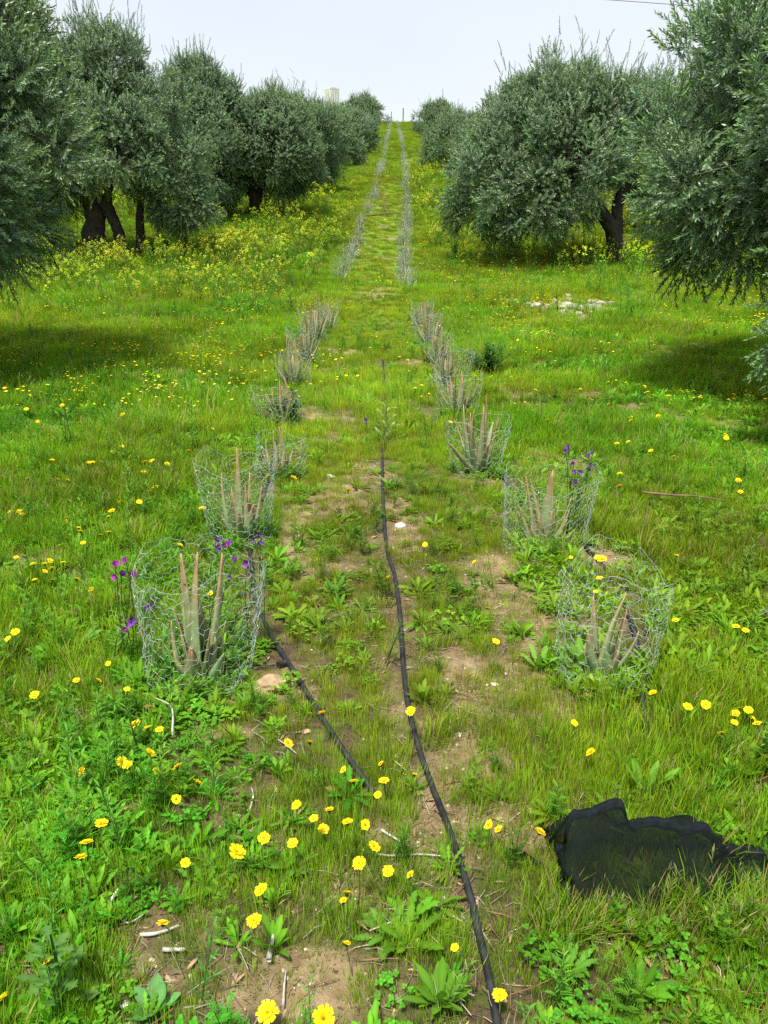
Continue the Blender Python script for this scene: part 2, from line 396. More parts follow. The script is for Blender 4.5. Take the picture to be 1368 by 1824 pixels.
def clover(n=26, r=.07):
    mb = MB()
    for i in range(n):
        a = U(0, 6.28); rr = r*math.sqrt(random.random()); h = U(.02, .055); p = Vector((math.cos(a)*rr, math.sin(a)*rr, h)); g = U(.7, 1.25)
        tube(mb, [(p.x*.7, p.y*.7, 0), p], .0007, 3, (.09, .16, .02), cap=False)
        a0 = U(0, 6.28)
        for j in range(3):
            ribbon(mb, p, a0+j*2.094, U(-.1, .5), U(.009, .015), lambda t: .0062*math.sin(math.pi*min(1, t*.85+.12)), 3, .5, .25, mulc((.08, .21, .014), g), mulc((.12, .31, .016), g))
    return mb
for k in range(3): proto('weed', clover(), M_WEED)                                                         # 13-15
def upright(h=.24):
    mb = MB()
    for s_ in range(random.randint(1, 3)):
        p = Vector((U(-.02, .02), U(-.02, .02), 0)); az0 = U(0, 6.28); e = 1.57-U(.02, .25); n = 16; H = h*U(.7, 1.1); pts = [p.copy()]
        for k in range(n):
            p = p+Vector((math.cos(az0)*math.cos(e), math.sin(az0)*math.cos(e), math.sin(e)))*(H/n); pts.append(p.copy()); g = U(.8, 1.2)
            ribbon(mb, p, 2.4*k, .75, .065*(1-.55*k/n)*U(.8, 1.1), lambda t: .0034*math.sin(math.pi*min(1, t*.9+.08)), 4, .5, .2, mulc((.09, .22, .025), g), mulc((.14, .32, .035), g))
        tube(mb, pts, [.0022*(1-.6*i/n) for i in range(n+1)], 4, (.12, .2, .04), cap=False)
    return mb
for k in range(3): proto('weed', upright(), M_WEED)                                                        # 16-18
def litter(n=15, r=.11):
    mb = MB()
    for i in range(n):
        a = U(0, 6.28); rr = r*math.sqrt(random.random()); p = Vector((math.cos(a)*rr, math.sin(a)*rr, U(.002, .012))); az = U(0, 6.28); L = U(.02, .10)
        c = random.choice([(.20, .16, .10), (.28, .24, .17), (.14, .095, .055), (.19, .11, .055), (.33, .30, .25)])
        q = p+Vector((math.cos(az)*L*.5, math.sin(az)*L*.5, U(0, .008))); q2 = q+Vector((math.cos(az+U(-.6, .6))*L*.5, math.sin(az+.2)*L*.5, U(-.01, .006)))
        tube(mb, [p, q, q2], U(.0006, .0016), 3, c, cap=False)
    for i in range(2):
        a = U(0, 6.28); ribbon(mb, (math.cos(a)*U(0, r), math.sin(a)*U(0, r), .004), U(0, 6.28), U(-.1, .3), U(.025, .05), lambda t: .0045*math.sin(math.pi*min(1, t+.05)), 3, .3, .2, (.22, .15, .08), (.3, .2, .11))
    return mb
for k in range(4): proto('litter', litter(), M_TWIG)
def blob(r, seed, sub=1, flat=.7, rough=.35, col=(.4, .34, .26)):
    import bmesh
    bm = bmesh.new(); bmesh.ops.create_icosphere(bm, subdivisions=sub, radius=1)
    rs = np.random.default_rng(seed); mb = MB(); off = rs.uniform(0, 50, 3); sc = Vector((1, rs.uniform(.65, 1), flat*rs.uniform(.8, 1.1)))
    vs = []
    for v in bm.verts:
        k = 1+rough*.35*(float(fbm(v.co.x*6+off[0], v.co.y*6+v.co.z*5, 9, 3))-.5)*2+rough*(float(fbm(v.co.x*1.3+off[0]+v.co.z, v.co.y*1.3+off[1]+v.co.z*.7, 5, 3))-.5)*2
        vs.append(Vector((v.co.x*sc.x, v.co.y*sc.y, v.co.z*sc.z))*r*k)
    mb.add(vs, [[v.index for v in f.verts] for f in bm.faces], [mulc(col, rs.uniform(.9, 1.1)) for _ in vs]); bm.free(); return mb
for k in range(5): proto('pebble', blob(.008, k, 1, .6, .3, [(.5, .44, .34), (.36, .29, .2), (.62, .58, .5), (.3, .22, .14), (.42, .35, .25)][k]), M_ROCK, False)
# mustard: tall thin stems topped with little yellow crosses
def mustard(h=.75, br=8, fl=10, fs=.0115, leafy=12):
    mb = MB(); Y0, Y1 = (.66, .72, .06), (.78, .83, .10)
    for b_ in range(br):
        az = U(0, 6.28); p = Vector((U(-.05, .05), U(-.05, .05), 0)); e = 1.57-U(.03, .45); H = h*U(.65, 1.1); pts = [p.copy()]
        for k in range(6):
            p = p+Vector((math.cos(az)*math.cos(e), math.sin(az)*math.cos(e), math.sin(e)))*(H/6); e += .04; pts.append(p.copy())
            if k < 5:
                ribbon(mb, p, U(0, 6.28), .5, .09*(1-k*.13), lambda t: .013*math.sin(math.pi*min(1, t*.9+.08)), 3, .7, 0, (.07, .16, .02), (.12, .25, .03))
        tube(mb, pts, [.004, .0035, .003, .0025, .002, .0018, .0012], 3, (.13, .2, .03), (.2, .3, .04), cap=False)
        for f in range(fl):
            q = p+Vector((U(-.028, .028), U(-.028, .028), U(-.05, .015))); a0 = U(0, 6.28)
            for j in range(2):
                a = a0+j*1.57; d = Vector((math.cos(a), math.sin(a), U(-.3, .3)))*fs; s_ = Vector((-math.sin(a), math.cos(a), 0))*fs*.45
                mb.add([q-d-s_, q+d-s_, q+d+s_, q-d+s_], [(0, 1, 2, 3)], random.choice([Y0, Y1]))
    for i in range(leafy):
        az = U(0, 6.28); ribbon(mb, (U(-.05, .05), U(-.05, .05), 0), az, U(.3, 1.2), U(.1, .22), lobed(.03, 5, .3), 8, .9, .2, (.06, .14, .02), (.10, .22, .03))
    return mb
for k in range(4): proto('mustard', mustard(), M_WEED)
for k in range(2): proto('mustard', mustard(.45, 6, 8, .010, 6), M_WEED)
# little yellow composite flowers for the far grass
def tiny_daisies(n=5, r=.22):
    mb = MB()
    for i in range(n):
        a = U(0, 6.28); rr = r*math.sqrt(random.random()); h = U(.10, .2); p = Vector((math.cos(a)*rr, math.sin(a)*rr, h))
        tube(mb, [(p.x, p.y, 0), p], .0012, 3, (.12, .2, .03), cap=False)
        tl = Vector((U(-.25, .25), U(-.3, .15), 1)); s, u = frame_from(tl); R0 = U(.011, .018)
        vs = [p]+[p+s*math.cos(k*.785)*R0*(1 if k % 2 else .8)+u*math.sin(k*.785)*R0*(1 if k % 2 else .8)+tl*.003 for k in range(8)]
        mb.add(vs, [(0, 1+k, 1+(k+1) % 8) for k in range(8)], (.9, .62, .015))
    return mb
for k in range(3): proto('mustard', tiny_daisies(4), M_WEED)   # 6-8
# coarse swards for far ground
for k in range(3): proto('sward', grass_tuft(110, .22, .16, .010, (.13, .19, .016), (.22, .37, .016), .5, 1.0, segs=2), M_WEED)
for k in range(2): proto('sward', grass_tuft(110, .22, .12, .009, (.24, .22, .03), (.32, .43, .022), .4, .8, segs=2), M_WEED)

# ------------------------------------------------------------------ scattering (one "stuff" object each)
def scatter(name, coll, P, E, S, I, T, H, label, mat=None, kind='stuff', parent=None, loc=None):
    n = len(P); m = bpy.data.meshes.new(name); m.vertices.add(n); m.vertices.foreach_set('co', np.asarray(P, np.float32).ravel())
    def at(nm, ty, key, arr):
        a = m.attributes.new(nm, ty, 'POINT'); a.data.foreach_set(key, np.ascontiguousarray(arr).ravel())
    at('rot', 'FLOAT_VECTOR', 'vector', np.asarray(E, np.float32)); at('scl', 'FLOAT', 'value', np.asarray(S, np.float32))
    at('idx', 'INT', 'value', np.asarray(I, np.int32)); at('tint', 'FLOAT', 'value', np.asarray(T, np.float32)); at('hue', 'FLOAT', 'value', np.asarray(H, np.float32))
    o = bpy.data.objects.new(name, m); COL.objects.link(o)
    if parent is not None: o.parent = parent
    if loc is not None: o.location = loc
    g = bpy.data.node_groups.new(name, 'GeometryNodeTree')
    g.interface.new_socket('Geometry', in_out='INPUT', socket_type='NodeSocketGeometry'); g.interface.new_socket('Geometry', in_out='OUTPUT', socket_type='NodeSocketGeometry')
    N, L = g.nodes, g.links; gi = N.new('NodeGroupInput'); go = N.new('NodeGroupOutput')
    ip = N.new('GeometryNodeInstanceOnPoints'); ci = N.new('GeometryNodeCollectionInfo'); ci.inputs[0].default_value = PROTO[coll]
    ci.inputs[1].default_value = True; ci.inputs[2].default_value = True
    def na_(nm, ty):
        a = N.new('GeometryNodeInputNamedAttribute'); a.data_type = ty; a.inputs[0].default_value = nm; return a.outputs[0]
    er = N.new('FunctionNodeEulerToRotation'); L.new(na_('rot', 'FLOAT_VECTOR'), er.inputs[0])
    L.new(gi.outputs[0], ip.inputs['Points']); L.new(ci.outputs[0], ip.inputs['Instance']); ip.inputs['Pick Instance'].default_value = True
    L.new(na_('idx', 'INT'), ip.inputs['Instance Index']); L.new(er.outputs[0], ip.inputs['Rotation']); L.new(na_('scl', 'FLOAT'), ip.inputs['Scale'])
    L.new(ip.outputs[0], go.inputs[0])
    md = o.modifiers.new('scatter', 'NODES'); md.node_group = g
    if label: o['label'] = label
    o['kind'] = kind
    return o
def sample(n, y0, y1, k=.56, w0=.9, power=0., xl=None):
    """points over the ground wedge in front of the viewpoint; power>0 thins them with distance"""
    y = y0+(y1-y0)*rng.random(n*4); hw = k*y+w0
    if xl: hw = np.minimum(hw, xl)
    p = hw*(y0/np.maximum(y, 1e-3))**power; keep = rng.random(len(y))*p.max() < p; y = y[keep][:n]; hw = hw[keep][:n]
    return (rng.random(len(y))*2-1)*hw, y
PIPES = {}
def pipe_near(x, y):
    r = np.zeros_like(x)
    for nm, pts in PIPES.items():
        P = np.array([(p[0], p[1]) for p in pts])
        px = np.interp(y, P[:, 1], P[:, 0], left=99, right=99) if P[0, 1] < P[-1, 1] else np.interp(y, P[::-1, 1], P[::-1, 0], left=99, right=99)
        r = np.maximum(r, (np.abs(x-px) < (.075 if nm == 'right' else .045))*1.0)
    return r
def patch(x, y, s, sc=2.2, lo=.4, hi=.6): return np.clip((fbm(x*sc, y*sc, s, 3)-lo)/(hi-lo), 0, 1)
def settle(name, coll, x, y, prob, idx, scale, label, tilt=.12, tlo=0, thi=1, sink=0.0, toff=0.0):
    k = rng.random(len(x)) < prob; x, y, idx, scale = x[k], y[k], idx[k], scale[k]; n = len(x)
    z = gz(x, y)-sink; E = np.stack([rng.normal(0, tilt, n), rng.normal(0, tilt, n), rng.random(n)*6.283], 1)
    t = np.clip(fbm(x*1.1, y*1.1, 61, 3)*1.1-.05+rng.normal(0, .17, n)+toff, tlo, thi+toff); h = np.clip(fbm(x*.8+9, y*.8, 63, 3)+rng.normal(0, .15, n), 0, 1)
    return scatter(name, coll, np.stack([x, y, z], 1), E, scale, idx, t, h, label)
# ------------------------------------------------------------------ irrigation hoses
def hose_path(pxs, lift):
    pts = []
    for q in pxs:
        p = on_ground(q[0], q[1]); p.z = float(gz(p.x, p.y, False))+lift+(q[2] if len(q) > 2 else 0); pts.append(p)
    return pts
def smooth(pts, k=6):
    pts = [Vector(p) for p in pts]; P = [2*pts[0]-pts[1]]+pts+[2*pts[-1]-pts[-2]]; o = []
    for i in range(1, len(P)-2):
        a, b, c, d = P[i-1:i+3]
        for j in range(k):
            t = j/k; o.append(.5*((2*b)+(c-a)*t+(2*a-5*b+4*c-d)*t*t+(3*b-a-3*c+d)*t**3))
    o.append(P[-2]); return o
mid = smooth(hose_path([(905,1990),(888,1850),(868,1740),(848,1655),(835,1600),(800,1490),(770,1410),(745,1340),(727,1265),(718,1190),(712,1100),(703,1030),(690,985),(684,930),(681,850),(682,790),(687,735),(684,690),(682,645)], .016))
left = smooth(hose_path([(668,1425),(655,1402),(636,1378),(600,1325),(560,1265),(520,1200),(495,1160),(470,1110),(453,1070),(449,1020),(447,975),(465,900),(480,850),(500,760),(530,690),(560,625)], .016))
right = smooth(hose_path([(1160,1345),(1155,1325),(1148,1290),(1138,1200),(1128,1130),(1085,1030),(1035,970),(960,920),(900,860),(850,800),(810,720),(775,640)], .016))
PIPES.update(mid=mid, left=left, right=right)
def hose(pts, rad, label, marks=True):
    mb = MB(); tube(mb, pts, rad, 10); o = mb.obj('irrigation_hose', M_PIPE); tag(o, label, 'hose', 'black irrigation hoses'); return o
hose(mid, .0098, 'black irrigation hose running up the grass lane between the two aloe rows')
hose(left, .0098, 'black irrigation hose of the left aloe row, passing the tan stone')
hose(right, .0098, 'black irrigation hose of the right aloe row, above the shade net')
sp = smooth(hose_path([(505,1188),(470,1192),(430,1196),(400,1206),(360,1222),(320,1222),(300,1205)], .012))
mb = MB(); tube(mb, sp, .0042, 6); tag(mb.obj('drip_tube', M_PIPE), 'thin black drip tube branching from the left hose into the nearest cage', 'tube')
j = sp[0]; mb = MB(); tube(mb, [j+Vector((-.02, -.012, 0)), j+Vector((.02, .014, 0))], .013, 10); tag(mb.obj('hose_connector', M_PIPE), 'grey-black connector clamped on the left hose beside the tan stone', 'connector')

# ------------------------------------------------------------------ olive trees
def sprig(L, n, ll, lw, spread=.9, seed=0, curve=.25, berries=0, tip=(.22, .34, .12)):
    mb = MB(); p = Vector((0, 0, 0)); pts = [p.copy()]; az0 = U(0, 6.28)
    for k in range(6):
        e = 1.57-curve*k/6; p = p+Vector((math.cos(az0)*math.cos(e), math.sin(az0)*math.cos(e), math.sin(e)))*(L/6); pts.append(p.copy())
    tube(mb, pts, [.0022*(1-.12*i) for i in range(7)], 3, (.16, .15, .11), (.14, .18, .10), cap=False)
    for i in range(n):
        t = .08+.92*i/n; f = t*6; a = pts[min(int(f), 5)]; b = pts[min(int(f)+1, 6)]; q = a.lerp(b, f-int(f))
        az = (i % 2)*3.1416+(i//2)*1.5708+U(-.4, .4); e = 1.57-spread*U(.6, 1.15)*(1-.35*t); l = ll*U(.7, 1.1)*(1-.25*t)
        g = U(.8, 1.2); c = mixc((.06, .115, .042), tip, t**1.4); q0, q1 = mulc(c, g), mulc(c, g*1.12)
        if random.random() < .006: q0 = q1 = (.45, .32, .03)
        d = lambda t_: lw*.5*math.sin(math.pi*min(1, t_*.93+.05))+.0004
        ribbon(mb, q, az, e, l, d, 3, U(.0, .5), 0, q0, q1, U(-1.2, 1.2))
    for i in range(berries):
        q = pts[3+i % 4]+Vector((U(-.012, .012), U(-.012, .012), U(-.01, .01))); mb.add([q+Vector((.003, 0, 0)), q+Vector((-.002, .003, 0)), q+Vector((-.002, -.003, 0)), q+Vector((0, 0, .004))], [(0, 1, 2), (0, 3, 1), (1, 3, 2), (2, 3, 0)], (.35, .40, .06))
    return mb
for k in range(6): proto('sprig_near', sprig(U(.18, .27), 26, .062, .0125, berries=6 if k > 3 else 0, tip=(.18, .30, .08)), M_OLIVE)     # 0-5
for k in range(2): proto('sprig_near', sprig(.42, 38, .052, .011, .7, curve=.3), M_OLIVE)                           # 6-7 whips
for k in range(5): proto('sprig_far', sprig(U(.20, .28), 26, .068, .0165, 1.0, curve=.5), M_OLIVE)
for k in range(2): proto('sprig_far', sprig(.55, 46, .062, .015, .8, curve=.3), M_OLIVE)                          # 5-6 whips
def dir_euler(D, spin):
    D = D/np.linalg.norm(D, axis=1)[:, None]; th = np.arccos(np.clip(D[:, 2], -1, 1)); ph = np.arctan2(D[:, 1], D[:, 0])
    cp, sp_, ct, st, cs, ss = np.cos(ph), np.sin(ph), np.cos(th), np.sin(th), np.cos(spin), np.sin(spin)
    M00 = cp*ct*cs-sp_*ss; M10 = sp_*ct*cs+cp*ss; M20 = -st*cs; M21 = st*ss; M22 = ct
    return np.stack([np.arctan2(M21, M22), np.arcsin(np.clip(-M20, -1, 1)), np.arctan2(M10, M00)], 1)
def crown_points(r, lobes, ncl, per, crad, nsh, near, zmin=.35, opens=(), low=()):
    lobes = np.array(lobes, float); wt = lobes[:, 3]*lobes[:, 4]; wt /= wt.sum()
    C = []; O = []
    while len(C) < ncl:
        l = lobes[r.choice(len(lobes), p=wt)]; d = r.normal(size=3); d /= np.linalg.norm(d)
        f = r.uniform(.50, 1.0)**.6 if r.random() > .2 else r.uniform(1.02, 1.2); p = l[:3]+d*l[3:]*f
        ins = 0
        for m_ in lobes:
            q = (p-m_[:3])/m_[3:]; ins += (q@q) < .42
        if ins > (0 if f > .7 else 1) : continue
        if p[2] < zmin or any(a < p[0] < b and p[2] < z for a, b, z in opens): continue
        C.append(p); O.append(d)
    for q in low: C.append(np.array(q, float)); O.append(np.array([-.6, -.4, -.5]))
    ncl = len(C); C = np.array(C); O = np.array(O); n = ncl*per; ci = np.repeat(np.arange(ncl), per)
    V = r.normal(size=(n, 3)); V /= np.linalg.norm(V, axis=1)[:, None]
    rad = crad*r.uniform(.55, 1.25, ncl)[ci]*r.random(n)**.5
    P = C[ci]+V*rad[:, None]*np.array([1, 1, 1.15])
    top = np.clip((C[ci, 2]-lobes[:, 2].mean())/lobes[:, 5].max(), -1, 1)
    D = V*.9+O[ci]*.4+r.normal(0, .35, (n, 3)); D[:, 2] += .35+.45*top+np.where(top < -.25, -.45, 0)
    # limp skirts that hang down at the rim
    I = r.integers(0, 6 if near else 5, n); S = r.uniform(.75, 1.2, n)
    # upright whips on the top
    hi = C[np.argsort(-C[:, 2])[:max(8, ncl//4)]]; hs_ = hi[r.integers(0, len(hi), max(5, nsh//11))]; k = hs_[r.integers(0, len(hs_), nsh)]
    nw = 2; P2 = []; D2 = []; I2 = []
    for q in k:
        q = q+r.normal(0, .22, 3)+np.array([0, 0, crad*.35]); d = np.array([r.normal(0, .3), r.normal(0, .3), 1.0]); st = .28 if near else .36
        for j in range(r.integers(1, nw+1)):
            P2.append(q+d*st*j); D2.append(d+r.normal(0, .08, 3)); I2.append((6 if near else 5)+r.integers(0, 2))
    if P2: P = np.vstack([P, P2]); D = np.vstack([D, D2]); I = np.concatenate([I, I2]); S = np.concatenate([S, r.uniform(.6, 1., len(I2))])
    n = len(P); cl = np.concatenate([ci, r.integers(0, ncl, n-len(ci))]); ct_ = r.uniform(-.32, .32, ncl)[cl]; ch = r.uniform(-.3, .3, ncl)[cl]
    T = np.clip(.5+ct_+r.normal(0, .1, n), 0, 1); H = np.clip(.5+ch+r.normal(0, .1, n), 0, 1)
    return P, dir_euler(D, r.random(n)*6.28), S, I, T, H, C
def wobble(a, b, n, amp, r):
    a, b = Vector(a), Vector(b); L = (b-a).length; pts = []
    for i in range(n+1):
        t = i/n; p = a.lerp(b, t); k = math.sin(math.pi*t)*amp*L
        pts.append(p+Vector((r.normal()*k, r.normal()*k, r.normal()*k*.5+.10*L*math.sin(math.pi*t)*amp*4)))
    return pts
def tree(base, H, lobes, stems, label, seed, near=False, ncl=150, per=60, crad=.42, nsh=40, scale=1.0, twigs=60, group=None, zmin=.35, zs=1.0, opens=(), low=()):
    """base: ground point; lobes/stems relative to it; stems = [[(x,y,z),...], r0, r1]"""
    r = np.random.default_rng(seed); b = Vector((base[0], base[1], float(gz(base[0], base[1], False))))
    root = empty('olive_tree', b, label, 'olive tree', group or 'olive trees along the lane')
    lobes = [(l[0], l[1], l[2]*zs, l[3], l[4], l[5]*zs) for l in lobes]
    P, E, S, I, T, Hh, C = crown_points(r, lobes, ncl, per, crad, nsh, near, zmin, opens, low)
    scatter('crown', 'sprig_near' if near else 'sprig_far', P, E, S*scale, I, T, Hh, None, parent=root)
    mb = MB(); rr = random.Random(seed); tips = []
    for st in stems:
        pts = smooth([Vector(q) for q in st[0]], 4); n = len(pts); rad = [st[1]*(1-i/(n-1))**.8*.75+st[2]*(i/(n-1))+st[1]*.45*math.exp(-i*.9) for i in range(n)]
        tube(mb, pts, rad, 14, (.05, .04, .03), rough=.38, rnd=rr); tips.append((pts[-1], st[2]))
    mb.obj('trunk', M_BARK, root)
    # limbs: from each stem's top out to a few lobes
    used = []; Ll = sorted(lobes, key=lambda l: -l[3])
    for k, l in enumerate(Ll[:6]):
        tgt = Vector(l[:3])+Vector((r.normal()*.2, r.normal()*.2, l[5]*.25)); s, rr0 = min(tips, key=lambda t_: (t_[0]-tgt).length)
        pts = smooth(wobble(s, tgt, 4, .06, r), 3); m2 = MB(); n = len(pts)
        tube(m2, pts, [rr0*.8*(1-i/n)+.018 for i in range(n)], 7, (.05, .04, .03), rough=.2, rnd=rr); m2.obj('limb', M_BARK, root); used += pts[n//3:]
    m3 = MB(); Cs = np.vstack([C[r.permutation(len(C))[:twigs]], C[len(C)-len(low):]]) if low else C[r.permutation(len(C))[:twigs]]
    for c in Cs:
        c = Vector(c); s = min(used, key=lambda q: (q-c).length); pts = wobble(s, c, 4, .07, r)
        tube(m3, pts, [.018, .013, .009, .006, .003], 4, (.10, .085, .065), (.15, .14, .11), cap=False)
    o = m3.obj('branches', M_TWIG, root); o['kind'] = 'stuff'
    return root
def auto_lobes(r, w_, h, lift=.5, n=6, dx=0., dy=0.):
    L = [(dx, dy, lift+(h-lift)*.5, w_*.62, w_*.62, (h-lift)*.46)]
    for k in range(n):
        a = 6.283*k/n+r.uniform(-.4, .4); q = w_*.55; hh = r.uniform(.30, .62)
        L.append((dx+math.cos(a)*q, dy+math.sin(a)*q, lift+(h-lift)*hh*.9, w_*r.uniform(.36, .5), w_*r.uniform(.36, .5), (h-lift)*r.uniform(.28, .38)))
    return L
# nearest pair, only their inner halves reach into view
pR = (4.98, 7.7); pL = (-5.62, 8.3)
lobR = [(0,0,2.6,2.0,2.0,1.5),(-1.55,-.1,2.0,1.0,1.1,1.0),(-.75,.6,2.9,1.0,1.0,1.0),(-.9,-1.1,2.1,1.1,1.0,1.1),(.0,-.3,3.7,1.1,1.1,.9),(-1.2,-.5,1.15,.75,.8,.65),
        (.2,-1.7,2.0,1.2,.9,1.2),(-.25,-1.6,.95,.75,.7,.6),(1.5,0,2.3,1.2,1.4,1.2),(.6,1.4,2.5,1.3,1.1,1.3),(.5,-2.3,1.3,.8,.6,.8)]
tree(pR, 4.6, lobR, [[[(0,0,-.1),(-.05,.05,.5),(.1,0,1.0),(-.2,.1,1.7)], .24, .12], [[(.1,.1,-.1),(.2,.2,.6),(.5,.1,1.3),(.7,.2,1.9)], .2, .1]],
     'nearest olive tree on the right, long leafy branches hanging beside the grass', 11, True, ncl=360, per=66, crad=.30, nsh=150, twigs=260, zmin=1.25, low=[(-2.12,-2.15,.78),(-2.05,-2.1,1.0),(-1.85,-2.0,1.3),(-1.75,-2.2,1.0),(-1.75,-1.9,1.5),(-1.65,-1.7,1.75)])
lobL = [(0,0,2.6,2.0,2.0,1.6),(1.35,-.2,2.2,1.0,1.1,1.1),(1.1,.5,3.0,1.05,1.0,1.0),(1.3,-.4,1.15,.85,.9,.75),(.7,-.4,3.8,1.1,1.1,.9),(.4,-1.5,1.7,1.1,.9,1.2),(.7,-1.2,.85,.75,.7,.6),
        (-1.5,0,2.3,1.2,1.4,1.2),(-.3,1.4,2.5,1.3,1.1,1.3),(.9,.9,1.4,.9,.9,.9)]
tree(pL, 4.6, lobL, [[[(0,0,-.1),(.05,.05,.5),(-.1,0,1.0),(.2,.1,1.7)], .26, .13], [[(-.1,.1,-.1),(-.2,.2,.6),(-.5,.1,1.3),(-.7,.2,1.9)], .2, .1]],
     'nearest olive tree on the left, dark dense foliage reaching down to the grass', 12, True, ncl=360, per=70, crad=.30, nsh=130, twigs=240, zmin=1.15)
# second on the right: leaning trunk, wide crown to its left
p = on_ground(1095, 468)
tree((p.x, p.y), 6.2, [(-1.9,0,2.9,1.7,1.8,1.9),(-3.3,-.2,2.3,1.15,1.3,1.4),(-3.5,.1,1.5,.95,1.0,.9),(-2.4,-.9,1.7,1.3,1.0,1.1),(-1.6,.2,4.4,1.3,1.3,1.05),(-2.9,.2,3.6,1.0,1.1,1.0),(-.5,.1,3.9,1.2,1.2,1.2),
        (-1.3,-1.1,2.5,1.2,1.0,1.2),(-.2,.6,2.8,1.2,1.2,1.1),(.9,.3,3.2,1.2,1.2,1.3),(1.7,.2,2.1,1.0,1.0,1.0),(-.9,1.2,2.2,1.3,1.1,1.2)],
     [[[(0,0,-.15),(-.05,0,.5),(-.25,0,1.0),(-.75,0,1.55),(-1.4,0,2.1)], .27, .13], [[(.05,.05,.2),(-.02,.05,.9),(-.05,.05,1.5),(.25,.05,2.3)], .22, .11]],
     'broad rounded olive tree on the right with a dark leaning trunk behind the rubble', 13, False, ncl=330, per=62, crad=.31, nsh=260, scale=.95, twigs=140, zmin=.75, zs=.86, opens=[(-1.0, 3.5, 1.85), (-1.5, -1.0, 1.1)])
# second on the left: three old stems
p = on_ground(200, 455)
tree((p.x, p.y), 6.4, [(.1,0,3.2,1.7,1.7,1.9),(1.7,0,2.6,1.15,1.3,1.4),(2.0,-.1,1.5,.95,1.0,1.0),(-1.5,0,2.6,1.2,1.3,1.5),(.3,0,5.0,1.2,1.2,.95),(-.9,.1,4.5,1.1,1.1,1.1),(1.1,.2,4.1,1.1,1.2,1.1),(.9,-1.0,2.9,1.2,.9,1.2),(-.8,-1.0,3.2,1.2,.9,1.0),(-2.2,-.2,1.5,.9,1.0,.9),(0,1.3,2.6,1.6,1.1,1.4)],
     [[[(-.35,0,-.1),(-.45,0,.6),(-.35,0,1.2),(-.8,0,1.9)], .42, .2], [[(.25,-.1,-.1),(.3,-.1,.6),(.0,-.1,1.3),(-.35,0,1.8),(-.6,0,2.4)], .2, .1], [[(.3,-.05,.4),(.15,-.1,1.1),(.1,-.1,1.6),(.4,0,2.4)], .15, .08], [[(.75,.2,-.1),(.8,.2,.6),(.9,.2,1.5)], .16, .1]],
     'tall olive tree on the left with three thick dark old stems behind the mustard', 14, False, ncl=330, per=62, crad=.31, nsh=260, scale=.95, twigs=140, zmin=.75, zs=.92, opens=[(-1.0, .8, 1.85), (-2.4, -1.0, 1.3)])
TREES = [  # base pixel, height, half width, shift, label
 (392,392,5.2,2.0,-.35,'olive tree with tall upright shoots, third along the left side'),
 (452,385,4.1,2.1,.75,'drooping olive tree with brown twigs in its crown, fourth along the left'),
 (520,345,3.9,2.3,.3,'grey-green rounded olive, fifth along the left, by the mustard bush'),
 (600,300,3.5,2.3,-.2,'rounded olive tree half way up the left side of the lane'),
 (628,275,3.2,2.2,0,'olive tree next to the highest one on the left side'),
 (645,250,4.0,2.6,0,'highest and farthest olive tree on the left, before the concrete tower'),
 (812,305,3.1,2.5,0,'rounded olive tree half way up the right side of the lane'),
 (778,247,3.6,2.6,0,'highest and farthest olive tree on the right side of the lane'),
 (880,345,3.1,2.2,.2,'low olive tree hidden behind the broad right-hand olive'),
]
for k, (px, py, H, hw, dx, lab) in enumerate(TREES):
    p = on_ground(px, py); r = np.random.default_rng(40+k); far = p.y > 44
    lb = auto_lobes(r, hw, H, .4, 6, dx); lb.append((dx+r.uniform(-.5, .5), 0, H*.80, hw*.5, hw*.5, H*.19)); lb.append((dx+r.uniform(-1, 1), -.3, H*.72, hw*.45, hw*.45, H*.2))
    tree((p.x, p.y), H, lb, [[[(0,0,-.15),(.05,0,.6),(-.15,0,1.3),(-.3,0,1.9)], .25, .12], [[(.1,0,.2),(.3,0,.9),(.6,0,1.8)], .16, .09]], lab, 60+k, False,
         ncl=(150 if far else 240), per=(44 if far else 62), crad=.33 if not far else .38, nsh=(30 if far else (240 if k == 0 else 110)), scale=(1.25 if far else .95), twigs=(20 if far else 90))
BACK = [(-14.5,22,5.5),(-13.5,30,5.6),(-12.5,38,5.2),(-11.5,47,5),(-10,57,5),(-9.5,72,5),(9.6,27.5,5.2),(12.5,22,5),(11.5,35,5.2),(9.0,42,4.4),(10.5,52,4.8),(10.5,70,4.8),(-12.5,14.5,5.2),(11.8,13,5)]
for k, (x, y, H) in enumerate(BACK):
    r = np.random.default_rng(140+k); lb = auto_lobes(r, 2.5, H, .5, 6)
    tree((x, y), H, lb, [[[(0,0,-.15),(.05,0,.6),(-.15,0,1.3),(-.3,0,2.0)], .26, .13], [[(.1,0,.2),(.3,0,.9),(.6,0,1.9)], .18, .1]],
         'olive tree in the dark ranks behind the left-hand row' if x < 0 else 'olive tree standing behind the right-hand row', 160+k, False, ncl=150, per=36, crad=.45, nsh=60, scale=1.15, twigs=24, group='olive trees behind the left row' if x < 0 else 'olive trees behind the right row')

